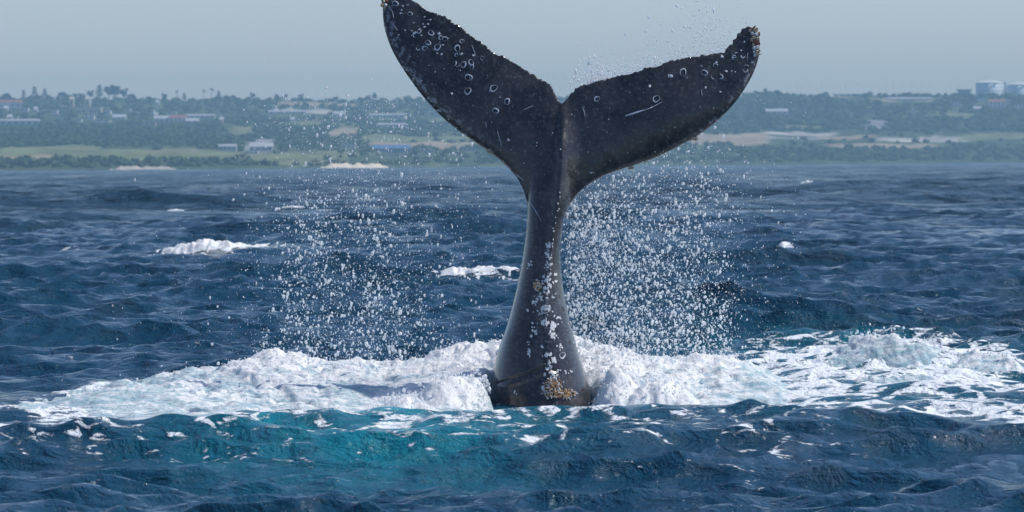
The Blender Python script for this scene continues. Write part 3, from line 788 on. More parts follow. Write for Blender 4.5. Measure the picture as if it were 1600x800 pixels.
def softmin(a, b, k=18.0):
    h = np.clip(.5 + .5 * (b - a) / k, 0, 1); return b * (1 - h) + a * h - k * h * (1 - h)
XK_Y = [100, 165, 250, 300, 350, 400, 450, 500, 550, 600, 640, 800]; XK_X = [878, 878, 879, 876, 869, 862, 855, 853, 857, 864, 868, 876]
PL_Y = [0, 165, 260, 325, 360, 405, 455, 508, 552, 590, 640, 700, 790]; PL_X = [838, 838, 832, 824, 822, 816, 806, 792, 777, 768, 764, 758, 750]
PR_X = [920, 918, 900, 889, 879.5, 876.5, 881, 893, 904, 917, 932, 944, 955]
def smooth_interp(y, ys, xs):
    c = np.interp(y, ys, xs); return (c + np.interp(y - 9, ys, xs) + np.interp(y + 9, ys, xs) + np.interp(y - 18, ys, xs) + np.interp(y + 18, ys, xs)) / 5
def whale_depth(x, y):
    """front half depth, back half depth and mid surface offset, metres"""
    dA = dist_poly(x, y, leadL); dB = dist_poly(x, y, leadR); dT = dist_poly(x, y, trail)
    d = softmin(dA, dB); d = np.maximum(d, 0)
    ch = d + dT; v = d / (ch + 1e-6)
    T = 0.085 * np.minimum(ch, 210) / 133.3 + 0.012
    lobe = T * 1.55 * np.sqrt(np.clip(v, 0, 1)) * np.clip(1 - v, 0, 1) ** 0.9
    edge = np.minimum(d, 60) / 60
    w = 1 - sstep(215, 350, y) * np.exp(-((x - 855) / 75.0) ** 4)
    xl = smooth_interp(y, PL_Y, PL_X); xr = smooth_interp(y, PL_Y, PR_X); s = 2 * (x - xl) / (xr - xl) - 1
    Hd = np.interp(y, [100, 165, 230, 300, 350, 420, 500, 580, 650, 800], [0, .015, .10, .21, .28, .36, .48, .64, .80, 1.0])
    ell = np.sqrt(np.clip(1 - np.abs(s) ** 2.3, 0, 1)); gau = np.exp(-1.7 * s * s)
    m = sstep(250, 335, y); prof = gau * (1 - m) + ell * m
    xk = smooth_interp(y, XK_Y, XK_X)
    wk = np.interp(y, [165, 230, 300, 400, 500, 600], [6, 13, 15, 16, 20, 30])
    u = (x - xk) / wk
    keel = np.exp(-np.where(u < 0, (u * 1.5) ** 2, (u * .8) ** 2))
    kh = np.interp(y, [150, 175, 230, 320, 420, 520, 620], [0, .03, .10, .12, .10, .10, .08])
    fr = Hd * prof + kh * keel * np.where(m > 0, 1 - m + m * np.clip(ell * 1.3, 0, 1), 1)
    front = np.sqrt((lobe * w) ** 2 + fr ** 2) if False else lobe * w + fr
    bk = lobe * w + Hd * prof * .9
    wr = 0.006 * fbm(x / 40, y / 40, 3, 60) * edge
    # skin fold above the water line
    fold = np.interp(x, [766, 800, 830, 852, 880], [604, 592, 583, 573, 585]); fd = np.exp(-((y - fold) / 2.6) ** 2) * (1 - sstep(850, 885, x)) - .6 * np.exp(-((y - fold - 7) / 5) ** 2) * (1 - sstep(850, 885, x))
    front = front + (wr - 0.022 * fd * sstep(0, 12, d))
    up = np.maximum(0, 300 - y) / 133.3
    lat = (x - 876) / 133.3
    mid = 0.16 * up + 0.05 * up * up * .5 + 0.045 * lat * lat - 0.10 * lat * sstep(300, 150, y) * (lat > 0) - .02 * lat
    return front, bk, mid
fr = np.zeros_like(GX); bk = np.zeros_like(GX); mid = np.zeros_like(GX)
a_, b_, c_ = whale_depth(GX[used], GY[used])
fr[used] = a_; bk[used] = b_; mid[used] = c_
fr[bnd] = 0; bk[bnd] = 0
fid = -np.ones(GX.shape, int); fid[used] = np.arange(used.sum())
bid = fid.copy(); ni = used & ~bnd; bid[ni] = np.arange(ni.sum()) + used.sum()
wv = np.concatenate([at(GX[used], GY[used], WY + mid[used] - fr[used]), at(GX[ni], GY[ni], WY + mid[ni] + bk[ni])])
ii, jj = np.nonzero(cell)
fq = np.stack([fid[ii, jj], fid[ii + 1, jj], fid[ii + 1, jj + 1], fid[ii, jj + 1]], 1)
bq = np.stack([bid[ii, jj], bid[ii, jj + 1], bid[ii + 1, jj + 1], bid[ii + 1, jj]], 1)
# scarred pale skin along the leading edges
def pale_at(x, y):
    dA = dist_poly(x, y, leadL); dB = dist_poly(x, y, leadR)
    n = fbm(x / 8, y / 8, 4, 70) + .45 * pn(x / 2.5, y / 2.5, 75)
    a = sstep(.12, .5, n + .25 - np.abs(dA - 9) / 16) * sstep(260, 150, y) * .46 + sstep(.3, .6, n + .2 - dA / 10) * sstep(330, 250, y) * .4
    b = sstep(.22, .6, n + .3 - np.abs(dB - 5) / 8) * sstep(240, 180, y) * sstep(80, 110, y) * .55
    kk = np.abs(x - np.interp(y, XK_Y, XK_X) + 2)
    k = sstep(.1, .6, n + .2 - kk / 10) * sstep(340, 420, y) * .35
    z = sstep(.45, .7, fbm(x / 6, y / 6, 3, 80) + .12) * .10
    return np.clip(np.maximum(np.maximum(a, b), np.maximum(k, z)), 0, 1)
pf = pale_at(GX[used], GY[used])
pale = np.concatenate([pf, np.zeros(ni.sum())])
base = at(860, 700, WY)
whale = empty('humpback_whale', base)
tag(whale, 'dark grey whale tail with scarred flukes raised out of the foaming sea', 'whale')
def child(o, parent, loc=base):
    o.parent = parent; o.matrix_parent_inverse = Matrix.Translation(-Vector(loc)); return o
body = mesh_np('body', wv, quads=np.concatenate([fq, bq]), mat=SKIN, attrs={'pale': pale})
child(body, whale)

def surf(x, y, out=0.0):
    """point on the camera-facing skin"""
    x = np.atleast_1d(np.asarray(x, float)); y = np.atleast_1d(np.asarray(y, float))
    f, _, m = whale_depth(x, y)
    return at(x, y, WY + m - f - out)

def ring(px, py, r, w, a0=0.0, a1=360.0, sq=1.0):
    n = 18; rr = np.random.default_rng(int(px * 31 + py)); full = a1 - a0 >= 359
    A = np.radians(np.linspace(a0, a1, n, endpoint=not full)); ph = rr.uniform(0, 6)
    rad = r * rr.uniform(.85, 1.1) * (1 + .13 * np.sin(2 * A + ph) + .07 * np.sin(3 * A + ph)); ww = w * (1 + .75 * np.sin(A + ph * 2)) * (np.ones(n) if full else np.sin(np.linspace(.1, 3.04, n)) ** .5)
    V_ = []
    for k, o in ((-1, -.004), (0, .009), (1, -.004)):
        R = rad + k * ww * .62
        V_.append(surf(px + R * np.cos(A), py + R * np.sin(A) * sq, o))
    V_ = np.concatenate(V_); q = []
    for j in range(2):
        for i in range(n if full else n - 1): q.append((j * n + i, j * n + (i + 1) % n, (j + 1) * n + (i + 1) % n, (j + 1) * n + i))
    child(mesh_np('ring_scar', V_, quads=q, mat=RING), whale)

def spot(px, py, rx, ry, mat, name='barnacle_patch', dome=.0035, seed=0, ang=0.0):
    n = 11; rr = np.random.default_rng(int(px * 13 + py * 7) + seed); A = np.linspace(0, 2 * np.pi, n, endpoint=False)
    j = rr.uniform(.45, 1.35, n); ca, sa = math.cos(ang), math.sin(ang)
    V_ = [surf(px, py, dome)]
    for f, o in ((.55, dome * .9), (.9, dome * .55), (1.0, -.004)):
        ex = rx * f * j * np.cos(A); ey = ry * f * j * np.sin(A)
        V_.append(surf(px + ex * ca - ey * sa, py + ex * sa + ey * ca, o))
    V_ = np.concatenate(V_); t = [(0, 1 + i, 1 + (i + 1) % n) for i in range(n)]; q = []
    for k in range(2):
        for i in range(n): q.append((1 + k * n + i, 1 + k * n + (i + 1) % n, 1 + (k + 1) * n + (i + 1) % n, 1 + (k + 1) * n + i))
    return child(mesh_np(name, V_, quads=q, tris=t, mat=mat, smooth=False), whale)

def scratch(pts, w):
    P = crom(pts, 3.0); n = len(P); d = np.gradient(P, axis=0); d /= np.linalg.norm(d, axis=1, keepdims=True) + 1e-9; nn = np.stack([-d[:, 1], d[:, 0]], 1)
    ww = w * (.35 + .65 * np.sin(np.linspace(.25, 2.9, n)))[:, None]
    V_ = np.concatenate([surf(*(P + nn * ww * k * .5).T, o) for k, o in ((-1, -.004), (0, .007), (1, -.004))])
    child(mesh_np('scratch_scar', V_, quads=grid_quads(3, n), mat=RING), whale)

# ring scars left by barnacles, measured on an enlargement of each fluke
for X_, Y_, R_ in ((153, 15, 10), (303, 136, 11), (343, 157, 9), (361, 162, 9), (290, 177, 11), (330, 195, 12), (432, 172, 9), (413, 202, 11), (277, 201, 10), (409, 230, 7),
                   (437, 269, 11), (470, 259, 10), (459, 323, 12), (564, 367, 14), (456, 379, 12), (619, 423, 12), (571, 462, 12), (253, 130, 8), (215, 58, 8), (473, 279, 8)):
    ring(560 + X_ / 2.668, Y_ / 2.667, R_ / 2.667, 1.5 if R_ > 9 else 1.0)
for X_, Y_, R_, a, b in ((250, 198, 10, 40, 260), (400, 264, 9, -70, 110), (414, 270, 8, 0, 150), (518, 243, 9, 100, 300), (528, 320, 10, -60, 60), (228, 295, 7, 90, 330), (428, 220, 7, 10, 160), (240, 145, 11, 100, 340), (295, 90, 8, 200, 330), (190, 50, 8, 30, 160)):
    ring(560 + X_ / 2.668, Y_ / 2.667, R_ / 2.667, 1.4, a, b)
for X_, Y_, R_ in ((553, 302, 14), (641, 303, 11), (442, 411, 15), (195, 412, 11), (688, 272, 8), (766, 240, 8)):
    ring(860 + X_ / 2.667, Y_ / 2.667, R_ / 2.667, 1.35 if R_ > 9 else 1.0)
for X_, Y_, R_, a, b in ((680, 317, 11, 70, 280), (705, 318, 11, -90, 100), (813, 286, 12, 20, 170), (813, 284, 12, 210, 330), (804, 231, 9, 10, 190), (776, 225, 7, 190, 350), (500, 316, 8, 60, 240)):
    ring(860 + X_ / 2.667, Y_ / 2.667, R_ / 2.667, 1.4, a, b)
for X_, Y_, r in ((337, 140, 7), (233, 138, 7), (346, 225, 6), (275, 112, 5), (255, 122, 5), (262, 147, 5), (175, 55, 5), (185, 25, 4), (180, 42, 4), (222, 128, 4), (300, 82, 4), (290, 100, 4), (270, 100, 3), (195, 125, 4), (168, 145, 3), (205, 20, 4), (352, 187, 4), (328, 222, 3), (345, 150, 4), (547, 380, 4), (590, 405, 3), (480, 230, 5), (625, 582, 6), (430, 222, 4), (275, 70, 3), (230, 95, 3)):
    spot(560 + X_ / 2.668, Y_ / 2.667, r / 2.4, r / 3.2, RING, 'pale_spot', .006)
for X_, Y_, r in ((715, 236, 8), (692, 260, 5), (733, 297, 6), (502, 317, 7), (755, 296, 3), (770, 300, 3), (708, 382, 4), (630, 275, 3), (795, 210, 4), (170, 720, 6), (765, 240, 4), (840, 260, 3)):
    spot(860 + X_ / 2.667, Y_ / 2.667, r / 2.4, r / 3.0, RING, 'pale_spot', .006)
scratch([(977, 181), (990, 177), (1006, 172)], 4.0); scratch([(1004, 173), (1018, 168), (1035, 159)], 1.6)
for P_ in ([(759, 190), (760, 200)], [(777, 204), (781, 218), (784, 231)], [(805, 270), (812, 277), (819, 282)], [(825, 312), (836, 328), (846, 346)], [(607, 9), (613, 18), (615, 28)], [(614, 36), (618, 43), (621, 48)], [(910, 167), (913, 175), (914, 182)], [(737, 70), (741, 80), (743, 87)], [(1096, 140), (1097, 150)], [(1169, 82), (1167, 92)], [(921, 270), (926, 269), (930, 271)], [(818, 172), (826, 168), (834, 165)], [(1177, 94), (1179, 103)]):
    scratch(P_, 1.3)

# white barnacle scars and patches on the stalk
rr = np.random.default_rng(5)
def cluster(cx_, cy_, wx, wy, n, rmin, rmax, mat):
    for _ in range(n):
        spot(cx_ + rr.normal() * wx * .5, cy_ + rr.normal() * wy * .5, rr.uniform(rmin, rmax), rr.uniform(rmin, rmax) * 1.3, mat, ang=rr.uniform(-.5, .5))
Z3 = lambda x, y: (720 + x / 2.104, 280 + y / 2.105)
for X_, Y_, wx, wy, n, a, b in ((288, 245, 9, 40, 15, 2.4, 4.2), (226, 278, 6, 12, 4, 1.8, 3), (285, 340, 20, 55, 26, 2.2, 4.4), (262, 390, 16, 20, 8, 1.8, 3.4), (280, 428, 16, 12, 6, 3, 4.6), (219, 427, 4, 4, 1, 3, 4), (240, 400, 10, 8, 5, 2, 3.6),
                                (241, 495, 12, 22, 7, 2.4, 4.8), (300, 480, 24, 22, 12, 2, 4.6), (303, 515, 14, 18, 8, 2.2, 5), (270, 472, 14, 10, 6, 2.4, 4.4), (320, 455, 9, 10, 4, 1.6, 3), (222, 560, 8, 20, 6, 2, 4), (330, 552, 12, 8, 4, 1.6, 3),
                                (290, 577, 16, 6, 4, 3, 5), (300, 597, 14, 8, 4, 3, 5.5), (285, 622, 14, 8, 4, 2, 4), (298, 645, 26, 26, 11, 2, 4.5), (178, 698, 8, 10, 3, 1.5, 2.4), (268, 550, 5, 5, 2, 2, 3), (345, 630, 20, 8, 5, 1.2, 2.4), (270, 690, 6, 20, 5, 2, 4), (255, 440, 12, 16, 4, 1.4, 2.6)):
    c = Z3(X_, Y_); cluster(c[0], c[1], wx / 2.1, wy / 2.1, n, a * .62, b * .68, BARN); cluster(c[0], c[1], wx / 1.6, wy / 1.6, n // 2 + 1, .6, 1.5, BARN)
ring(*Z3(280, 428), 6, 2.0); ring(*Z3(334, 579), 4.5, 1.6)
for k in range(26):      # line of small nodules along the ridge
    y_ = 300 + k * 8 + rr.uniform(-3, 3); spot(np.interp(y_, XK_Y, XK_X) - 1 + rr.normal() * 2, y_, rr.uniform(.8, 1.6), rr.uniform(.8, 1.8), BARN, 'nodule', .008)

def nub_mesh(n, cx_, cy_, wx, wy, s0, s1, lift):
    v = []; f = []
    for k in range(n):
        a = rr.uniform(0, 6.28); q = rr.uniform(0, 1) ** .6; p = surf(cx_ + wx * q * math.cos(a), cy_ + wy * q * math.sin(a), rr.uniform(.3, 1) * lift)[0]
        s = rr.uniform(s0, s1); b = len(v); v += list(p + ICO * s * rr.uniform(.6, 1.35, (12, 1))); f += list(ICOF + b)
    return np.array(v), np.array(f)
for (cx_, cy_, wx, wy, n) in ((*Z3(252, 350), 8, 9, 34), (*Z3(305, 672), 16, 10, 50), (*Z3(335, 705), 24, 9, 75), (*Z3(287, 700), 9, 10, 26)):
    v, f = nub_mesh(n * 2, cx_, cy_, wx * .85, wy * .85, .005, .013, .022)
    o = child(mesh_np('barnacle_cluster', v, tris=f, mat=BARNO, smooth=False), whale); o['label'] = 'ochre crusted barnacle cluster on the tail stalk'
    v, f = nub_mesh(n // 2, cx_, cy_, wx * 1.1, wy * 1.1, .007, .015, .026); child(mesh_np('barnacle_cluster', v, tris=f, mat=BARN, smooth=False), whale)['kind'] = 'stuff'; o['kind'] = 'stuff'

def barnacle(px, py, r, mat, out=0.0, tilt=(0, -1, .2)):
    """acorn barnacle: ribbed cone with a crater"""
    p = at(px, py, WY + whale_depth(np.array([px]), np.array([py]))[2][0] - .03 - out)
    ax = np.array(tilt, float); ax /= np.linalg.norm(ax); b = np.cross(ax, (1, 0, .3)); b /= np.linalg.norm(b); c = np.cross(ax, b)
    v = []; n = 10; q = []
    for rad_, h in ((1.05, -.5), (1.0, .1), (.62, .75), (.45, .8), (.3, .35)):
        for k in range(n):
            t = 2 * math.pi * k / n; m = 1 + (.12 if k % 2 else -.08)
            v.append(p + r * (rad_ * m * (b * math.cos(t) + c * math.sin(t)) + ax * h))
    for i in range(4):
        for k in range(n): q.append((i * n + k, i * n + (k + 1) % n, (i + 1) * n + (k + 1) % n, (i + 1) * n + k))
    v.append(p + ax * r * .3); t = [(4 * n + k, 4 * n + (k + 1) % n, 5 * n) for k in range(n)]
    child(mesh_np('barnacle', v, quads=q, tris=t, mat=mat, smooth=False), whale)
for (px, py, r, m) in ((1180, 47, .030, BARNT), (1176, 52, .026, BARN), (1182, 54, .030, BARN), (1178, 59, .030, BARNT), (1184, 61, .034, BARN), (1175, 62, .026, BARN), (1181, 66, .034, BARNR), (1185, 68, .030, BARNR), (1178, 69, .026, BARNT),
                       (1184, 74, .036, BARN), (1179, 75, .028, BARN), (1183, 82, .040, BARN), (1186, 79, .024, BARNT), (1179, 81, .022, BARN), (1172, 48, .020, BARNT), (1186, 54, .02, BARNR), (1180, 86, .022, BARN), (1176, 66, .018, BARNR),
                       (599, 3, .030, BARNT), (597, 8, .028, BARNO), (602, 8, .026, BARN), (600, 12, .022, BARNT), (604, 2, .022, BARNR), (598, -1, .028, BARNT)):
    barnacle(px, py, r * .8, BARNT if (m is BARN and int(px * 7 + py) % 2) else m, .0, (.5 if px > 900 else -.5, -1, .2))
for (px, py, r) in ((764, 236, .028), (768, 239, .02), (1083, 216, .024), (1087, 217, .026), (1079, 218, .018), (988, 262, .022), (984, 263, .018), (1009, 252, .016), (735, 210, .015), (742, 213, .02), (738, 212, .014), (790, 254, .013), (778, 246, .014), (716, 197, .013), (702, 189, .012)):
    barnacle(px, py, r, BARNT, -.02, (.0, -1, -.4))
def stalk(pts, r):     # soft stalked barnacles hooked on the fluke tip
    v = []; q = []; P = crom(pts, 2.0); n = 6
    for i, (x, y) in enumerate(P):
        c = at(x, y, WY + whale_depth(np.array([pts[0][0]]), np.array([pts[0][1]]))[2][0]); rad_ = r * (1 - .6 * i / len(P)) + .003
        for k in range(n): t = 2 * math.pi * k / n; v.append(c + rad_ * np.array([math.cos(t), math.sin(t), .3 * math.cos(t)]))
    for i in range(len(P) - 1):
        for k in range(n): q.append((i * n + k, i * n + (k + 1) % n, (i + 1) * n + (k + 1) % n, (i + 1) * n + k))
    child(mesh_np('stalked_barnacle', v, quads=q, mat=BARNR), whale)
stalk([(1177, 48), (1178, 43), (1180, 40)], .018); stalk([(1181, 50), (1183, 46), (1182, 43)], .014); stalk([(1182, 84), (1187, 86), (1190, 84)], .018); stalk([(1183, 56), (1186, 53), (1186, 50)], .014); stalk([(1174, 46), (1172, 44), (1170, 46)], .012)

# ------------------------------------------------------------------ white water round the whale
def foam_patch(name, x0, x1, nx, y0, y1, ny, env, label, amp=1.0, cat='foam', dense=0.0):
    xs = np.linspace(x0, x1, nx); ys = np.linspace(y0, y1, ny); Xf, Yf = np.meshgrid(xs, ys)
    h, rough = env(Xf, Yf)
    wx = Xf + .10 * fbm(Xf * 1.7, Yf * 1.1, 2, 90); wy = Yf + .2 * fbm(Xf * 1.7, Yf * 1.1, 2, 91)
    b = billow(wx * 1.5, wy * .95, 5, 92, .56) * .17 + billow(wx * 5.2, wy * 3.4, 4, 95, .55) * .028
    b = b + .10 * np.clip(rough - .85, 0, .5) * (billow(wx * 4.2, wy * 3.0, 3, 120, .5) * 2)
    holes = sstep(.12, .5, fbm(Xf * 1.15 + .3 * Yf, Yf * .55, 4, 130)) * (dense == 0)
    ho = h + b * rough * amp - .11 * holes * (1 - np.clip(h / .42, 0, 1)) * (rough < .95)
    z = sea_z(Xf, Yf) + ho
    k = .05 * rough
    Xd = Xf + k * fbm(Xf * 5, Yf * 3.2, 3, 97) ; Yd = Yf - .35 * np.maximum(ho, 0) * .4 + k * fbm(Xf * 5, Yf * 3.2, 3, 98)
    okv = ho > -.09
    c = okv[:-1, :-1] | okv[1:, :-1] | okv[:-1, 1:] | okv[1:, 1:]
    q = grid_quads(ny, nx)[c.ravel()]
    us = np.unique(q); mp = -np.ones(nx * ny, int); mp[us] = np.arange(len(us))
    Vf = np.stack([Xd, Yd, z], -1).reshape(-1, 3)[us]
    o = mesh_np(name, Vf, quads=mp[q], mat=FOAM, attrs={'thick': np.clip(ho / .22 + dense, 0, 1.6).ravel()[us]})
    return tag(o, label, cat, kind='stuff'), (Xf, Yf, z, ho)

PUFF = [(-0.72, 48.7, .50, .7, .44), (-1.25, 48.2, .42, .6, .32), (-0.42, 48.9, .26, .7, .42), (1.20, 48.8, .36, .7, .46), (1.66, 48.5, .48, .7, .40), (-1.55, 47.8, .2, .4, .16), (-2.9, 52.3, .5, .9, .05), (-0.95, 52.2, .6, .9, .12), (1.05, 51.6, .5, .9, .12), (2.0, 47.8, .3, .5, .12)]
def env_main(x, y):
    yf = np.interp(x, YF_X, YF_Y) + .5 * pn(x * 1.3, x * 0, 12); yp = np.interp(x, YP_X, YP_Y) + .5 * pn(x * .7, x * 0, 13); H = np.interp(x, H_X, H_Z)
    s = (y - yf) / (yp - yf)
    up = np.clip(s, 0, 1); e = np.where(s < 1, up ** 1.15, np.clip(1 - ((y - yp) / 1.8) ** 2, 0, 1))
    h = (H + .0) * e - .16 * sstep(0, -.2, s) - .3 * sstep(1.0, 2.6, (y - yp)) 
    h = h + .035 * sstep(0, .1, s) - .05 * (1 - sstep(.0, .25, H))
    h = h - .10 * sstep(5.3, 7.0, np.abs(x)) - .2 * sstep(2.6, 4.0, x) 
    rough = .30 + .55 * np.clip(H * e / .4, 0, 1)
    pf_ = np.zeros_like(x)
    for a, b, c, d, e_ in PUFF: pf_ = np.maximum(pf_, e_ * np.exp(-((x - a) / c) ** 2 - ((y - b) / d) ** 2))
    h = np.where(pf_ > .02, np.maximum(h, 0) + 0 * h, h) * (pf_ > .02) + h * (pf_ <= .02)
    h = np.maximum(h, pf_) * .6 + .4 * (h + pf_)
    clear = sstep(-.55, .05, x) * (1 - sstep(.60, 1.15, x)) * (1 - sstep(49.7, 50.6, y))
    return h - .55 * clear, rough + .3 * np.clip(pf_ / .3, 0, 1)
_, fl = foam_patch('churned_foam', -7.4, 0.45, 470, 44.6, 56.0, 240, env_main, 'thick white churned foam left of the whale tail')
_, fr_ = foam_patch('churned_foam', 0.45, 4.6, 260, 44.8, 56.0, 240, env_main, 'white churned foam right of the whale tail, blending into lace')
def env_right(x, y):
    r = -.12 + .30 * np.exp(-((x - 4.75) / .75) ** 2 - ((y - 54.6) / .8) ** 2) + .22 * np.exp(-((x - 5.9) / .9) ** 2 - ((y - 53.6) / .5) ** 2) + .20 * np.exp(-((x - 4.9 - .3 * (y - 52.4)) / 1.1) ** 2 - ((y - 52.2) / .4) ** 2) + .13 * np.exp(-((x - 6.2) / 1.2) ** 2 - ((y - 49.8) / .35) ** 2)
    return r + .08 * fbm(x * 1.2, y * .9, 3, 33), np.full(x.shape, .55)
_, fe = foam_patch('foam_crest', 3.4, 7.6, 260, 48.4, 56.5, 180, env_right, 'low ragged foam crests on the lacy water away from the tail')

for i, (cx_, cy_, ln, hh) in enumerate(CAPS):
    def env_cap(x, y, cx_=cx_, cy_=cy_, ln=ln, hh=hh):
        u = (x - cx_) / (ln * .5); sh = np.clip(1 - np.abs(u) ** 2.2, -1, 1) * (.42 + .75 * np.exp(-((u + .12) / .5) ** 2)) * (.85 + .3 * pn(x * 1.6, y * .6, i + 60) + .22 * pn(x * 6, y * 3, i + 61))
        return hh * ((.72 if ln > 1.5 else .42) * sh * np.exp(-((y - cy_) / (hh * 1.7 + .12)) ** 2) - .13), np.full(x.shape, min(.9, hh * 2.6))
    d = hh * 3.2 + .5; nn = int(np.clip(ln / .035, 24, 150))
    big = ln > 2.5
    lab = ('long white breaking crest on the open sea left of the spray' if i == 0 else 'white breaking crest just behind the tail stalk') if i < 2 else 'small white crest breaking on the open sea'
    o, _ = foam_patch('whitecap', cx_ - ln * .6, cx_ + ln * .6, nn, cy_ - d, cy_ + d, int(np.clip(d / .04, 16, 70)), env_cap, lab, 1.0, 'whitecap', .8)
    del o['kind']; tag(o, lab, 'whitecap', None if i < 2 else 'small whitecaps far out')

# ------------------------------------------------------------------ flying spray
OCT = np.array([(1, 0, 0), (-1, 0, 0), (0, 1, 0), (0, -1, 0), (0, 0, 1), (0, 0, -1)], float) * 1.1
OCTF = np.array([(0, 2, 4), (2, 1, 4), (1, 3, 4), (3, 0, 4), (2, 0, 5), (1, 2, 5), (3, 1, 5), (0, 3, 5)])
def drops(name, P, R, label, rng):
    N = len(P)
    st = rng.uniform(.75, 1.35, (N, 1, 3)); st[:, :, 2] *= rng.uniform(.9, 2.1, (N, 1))
    big = R > .0042; vs = []; ts = []; off = 0
    for m, B, FF in ((big, ICO, ICOF), (~big, OCT, OCTF)):      # the finest drops need fewer faces
        n = int(m.sum()); k = len(B)
        vs.append((P[m][:, None] + B[None] * R[m][:, None, None] * st[m] * rng.uniform(.75, 1.3, (n, k, 1))).reshape(-1, 3))
        ts.append((FF[None] + np.arange(n)[:, None, None] * k).reshape(-1, 3) + off); off += n * k
    v = np.concatenate(vs); t = np.concatenate(ts)
    return tag(mesh_np(name, v, tris=t, mat=DROP), label, 'spray', kind='stuff')
rs = np.random.default_rng(21)
def radii(n, med, sig=.5, mx=.0155): return np.minimum(.54 * med * np.exp(rs.normal(size=n) * (sig + .22)), mx)
def clumped(n, fx, fy, nstr, spread):
    """drops gathered in falling strings and clusters"""
    cx_ = fx(nstr); cy_ = fy(nstr, cx_); k = rs.integers(0, nstr, n)
    return cx_[k] + rs.normal(size=n) * spread[0], cy_[k] + rs.normal(size=n) * spread[1]
def curtain(parts):
    P = []; R = []
    for px, py, med, y0, y1, sig in parts:
        P.append(at(px, py, rs.uniform(y0, y1, len(px)))); R.append(radii(len(px), med, sig))
    return np.concatenate(P), np.concatenate(R)
def tri(a, b, n): return a + (b - a) * rs.uniform(0, 1, n) ** .78     # denser towards b
# right of the stalk
parts = []
n = 7500; px = 884 + 265 * rs.beta(1.1, 1.35, n) + rs.normal(size=n) * 14; py = tri(190, 565, n); m = px > 884 + 0 * py
low = leadR; ylow = np.interp(px, leadR[::-1][np.argsort(leadR[::-1][:, 0])][:, 0], leadR[::-1][np.argsort(leadR[::-1][:, 0])][:, 1])
k_ = (py > np.where(px < 1186, np.interp(px, [880, 903, 948, 1020, 1090, 1146, 1186], [330, 300, 270, 244, 208, 158, 90]), 0)); parts.append((px[k_], py[k_], .0052, 49.6, 53, .55))
px, py = clumped(4200, lambda q: 888 + 258 * rs.beta(1.0, 1.25, q), lambda q, c: tri(260, 560, q), 230, (8, 13)); k_ = py > 285; parts.append((px[k_], py[k_], .0054, 49.6, 52.5, .6))
n = 1500; px = 885 + np.abs(rs.normal(size=n)) * 60; py = rs.uniform(320, 540, n); parts.append((px, py, .0062, 49.6, 51.5, .55))
n = 900; px = rs.uniform(1040, 1260, n); py = rs.uniform(150, 560, n); k_ = py > np.interp(px, [1040, 1090, 1146, 1186, 1190], [235, 212, 165, 100, 60]); parts.append((px[k_], py[k_], .0034, 49.5, 54, .5))
n = 500; px = rs.normal(1090, 30, n); py = rs.normal(510, 35, n); parts.append((px, py, .0066, 49.6, 52, .55))
n = 5500; px = 882 + 330 * rs.beta(1.1, 1.6, n); py = tri(230, 560, n); k_ = py > np.interp(px, [880, 903, 948, 1020, 1090, 1146, 1186], [330, 300, 270, 244, 208, 158, 90]); parts.append((px[k_], py[k_], .0030, 49.5, 53, .4))
P, R = curtain(parts); drops('spray', P, R, 'dense curtain of white water drops falling right of the tail stalk', rs)
# left of the stalk
parts = []
n = 5200; px = rs.normal(555, 85, n); py = tri(120, 570, n); parts.append((px, py, .0044, 49.2, 53, .55))
px, py = clumped(3000, lambda q: np.where(rs.uniform(size=q) < .5, rs.normal(480, 28, q), rs.normal(600, 45, q)), lambda q, c: tri(300, 560, q), 170, (6, 13)); parts.append((px, py, .0052, 49.4, 52.5, .58))
n = 1100; px = rs.uniform(380, 800, n); py = rs.uniform(150, 540, n); edge_ = np.interp(py, [100, 180, 240, 300, 400, 500], [640, 690, 770, 815, 812, 785]); k_ = px < edge_; parts.append((px[k_], py[k_], .0036, 49.2, 53, .5))
n = 420; px = rs.normal(560, 60, n); py = rs.normal(530, 25, n); parts.append((px, py, .0062, 49.5, 52, .55))
n = 350; px = rs.uniform(170, 420, n); py = rs.uniform(360, 560, n); parts.append((px, py, .0030, 49.5, 53, .5))
n = 4500; px = rs.normal(570, 95, n); py = tri(140, 565, n); k_ = px < np.interp(py, [100, 180, 240, 300, 400, 500], [640, 690, 770, 815, 812, 785]); parts.append((px[k_], py[k_], .0028, 49.5, 53, .4))
P, R = curtain(parts); drops('spray', P, R, 'scattered curtain of white water drops falling left of the tail stalk', rs)
# thrown off the flukes
parts = []
tr = trail[(trail[:, 0] > 895) & (trail[:, 0] < 1140)]; k = rs.integers(0, len(tr), 2200); off = rs.exponential(11, 2200); parts.append((tr[k, 0] + rs.normal(size=2200) * 8, tr[k, 1] - off + 2, .0046, 50.3, 51.2, .45))
px, py = clumped(900, lambda q: rs.uniform(900, 1135, q), lambda q, c: np.interp(c, [900, 960, 1010, 1060, 1100, 1140], [120, 108, 85, 70, 45, 40]) + rs.normal(size=q) * 14, 70, (6, 13)); parts.append((px, py, .0048, 50.3, 51.5, .45))
n = 620; px = rs.normal(1100, 32, n); py = rs.uniform(-10, 90, n); parts.append((px, py, .0045, 50.3, 51.5, .5))
n = 700; px = rs.normal(938, 15, n); py = 128 - rs.exponential(11, n); parts.append((px, py, .0068, 50.3, 50.9, .45))
n = 60; px = rs.normal(1166, 4, n); py = rs.uniform(-5, 45, n); parts.append((px, py, .0034, 50.4, 51, .4))
tr = trail[(trail[:, 0] > 640) & (trail[:, 0] < 872)]; k = rs.integers(0, len(tr), 420); off = rs.exponential(6, 420); parts.append((tr[k, 0] + off * .6, tr[k, 1] - off + 1, .0032, 50.3, 50.9, .4))
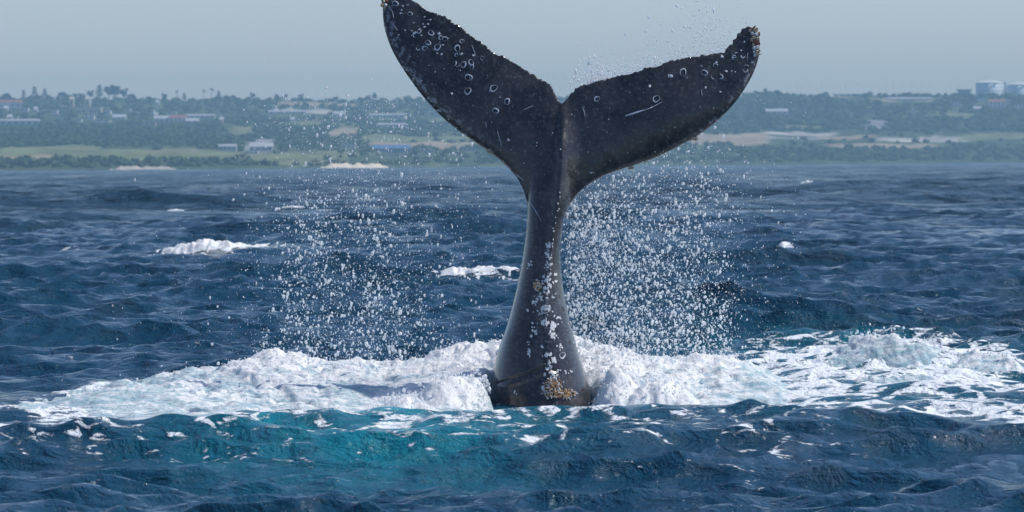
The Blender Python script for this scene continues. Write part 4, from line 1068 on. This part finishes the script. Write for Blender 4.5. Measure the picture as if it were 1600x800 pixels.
n = 380; px = rs.uniform(395, 640, n); py = rs.uniform(0, 160, n); k_ = px < np.interp(py, [0, 60, 100, 160], [592, 600, 620, 662]); parts.append((px[k_], py[k_], .0030, 49.5, 52, .4))
P, R = curtain(parts); drops('spray', P, R, 'fine mist of drops thrown up above the flukes', rs)
# drops on the wet skin in front
n = 420; px = rs.uniform(640, 1180, n); py = rs.uniform(20, 300, n); k_ = inside_poly(px, py, poly); px, py = px[k_], py[k_]
drops('water_drop', at(px, py, rs.uniform(48.9, 49.5, len(px))), radii(len(px), .0034, .35), 'tiny drops falling in front of the dark flukes', rs)
# torn drops and froth above the white water
def froth(f, n, label, xm, med=.0052):
    Xf, Yf, z, ho = f; w = np.clip(ho, 0, None) ** 1.3 * (Xf > xm[0]) * (Xf < xm[1]); w = w.ravel() / w.sum(); k = rs.choice(len(w), n, p=w)
    P = np.stack([Xf.ravel()[k] + rs.normal(size=n) * .05, Yf.ravel()[k] + rs.normal(size=n) * .08, z.ravel()[k] + rs.exponential(.028, n) * np.where(rs.uniform(size=n) < .10, 3.2, 1.0)], 1)
    drops('froth', P, radii(n, med, .55, .018), label, rs)
froth(fl, 2200, 'bubbly torn froth over the left hand white water', (-7, 0))
froth(fr_, 1400, 'bubbly torn froth over the right hand white water', (.8, 4))
def crown(items, n, label):
    P = []
    for a, b, c, d, e_ in items:
        t = rs.normal(size=(n, 2)) * .55; x = a + c * t[:, 0]; y_ = b + d * t[:, 1]
        P.append(np.stack([x, y_, sea_z(x, y_) + e_ * np.exp(-(t ** 2).sum(1)) * rs.uniform(.7, 1.12, n) + .02], 1))
    P = np.concatenate(P); k = (P[:, 0] < -.25) | (P[:, 0] > 1.0); P = P[k]; drops('froth', P, radii(len(P), .008, .5, .018), label, rs)
crown(PUFF[:3], 500, 'fluffy white splash breaking against the left of the tail stalk'); crown(PUFF[3:5], 500, 'fluffy white splash breaking against the right of the tail stalk')
froth(fe, 500, 'bubbly froth on the far foam crests', (3, 8), .007)

# ------------------------------------------------------------------ air
HZ = NT('haze_air'); HZ.n.remove(HZ.b)
pv = HZ.new('ShaderNodeVolumePrincipled'); pv.inputs['Color'].default_value = (0.46, 0.79, 1.0, 1); pv.inputs['Density'].default_value = 0.00018
pv.inputs['Anisotropy'].default_value = 0.0
HZ.l(pv.outputs[0], HZ.n['Material Output'].inputs['Volume'])
tag(MB().box(-3400, 3400, -3300, 6400, -75, 130).build('haze', HZ.m), 'thin blue sea haze', 'haze', kind='stuff')
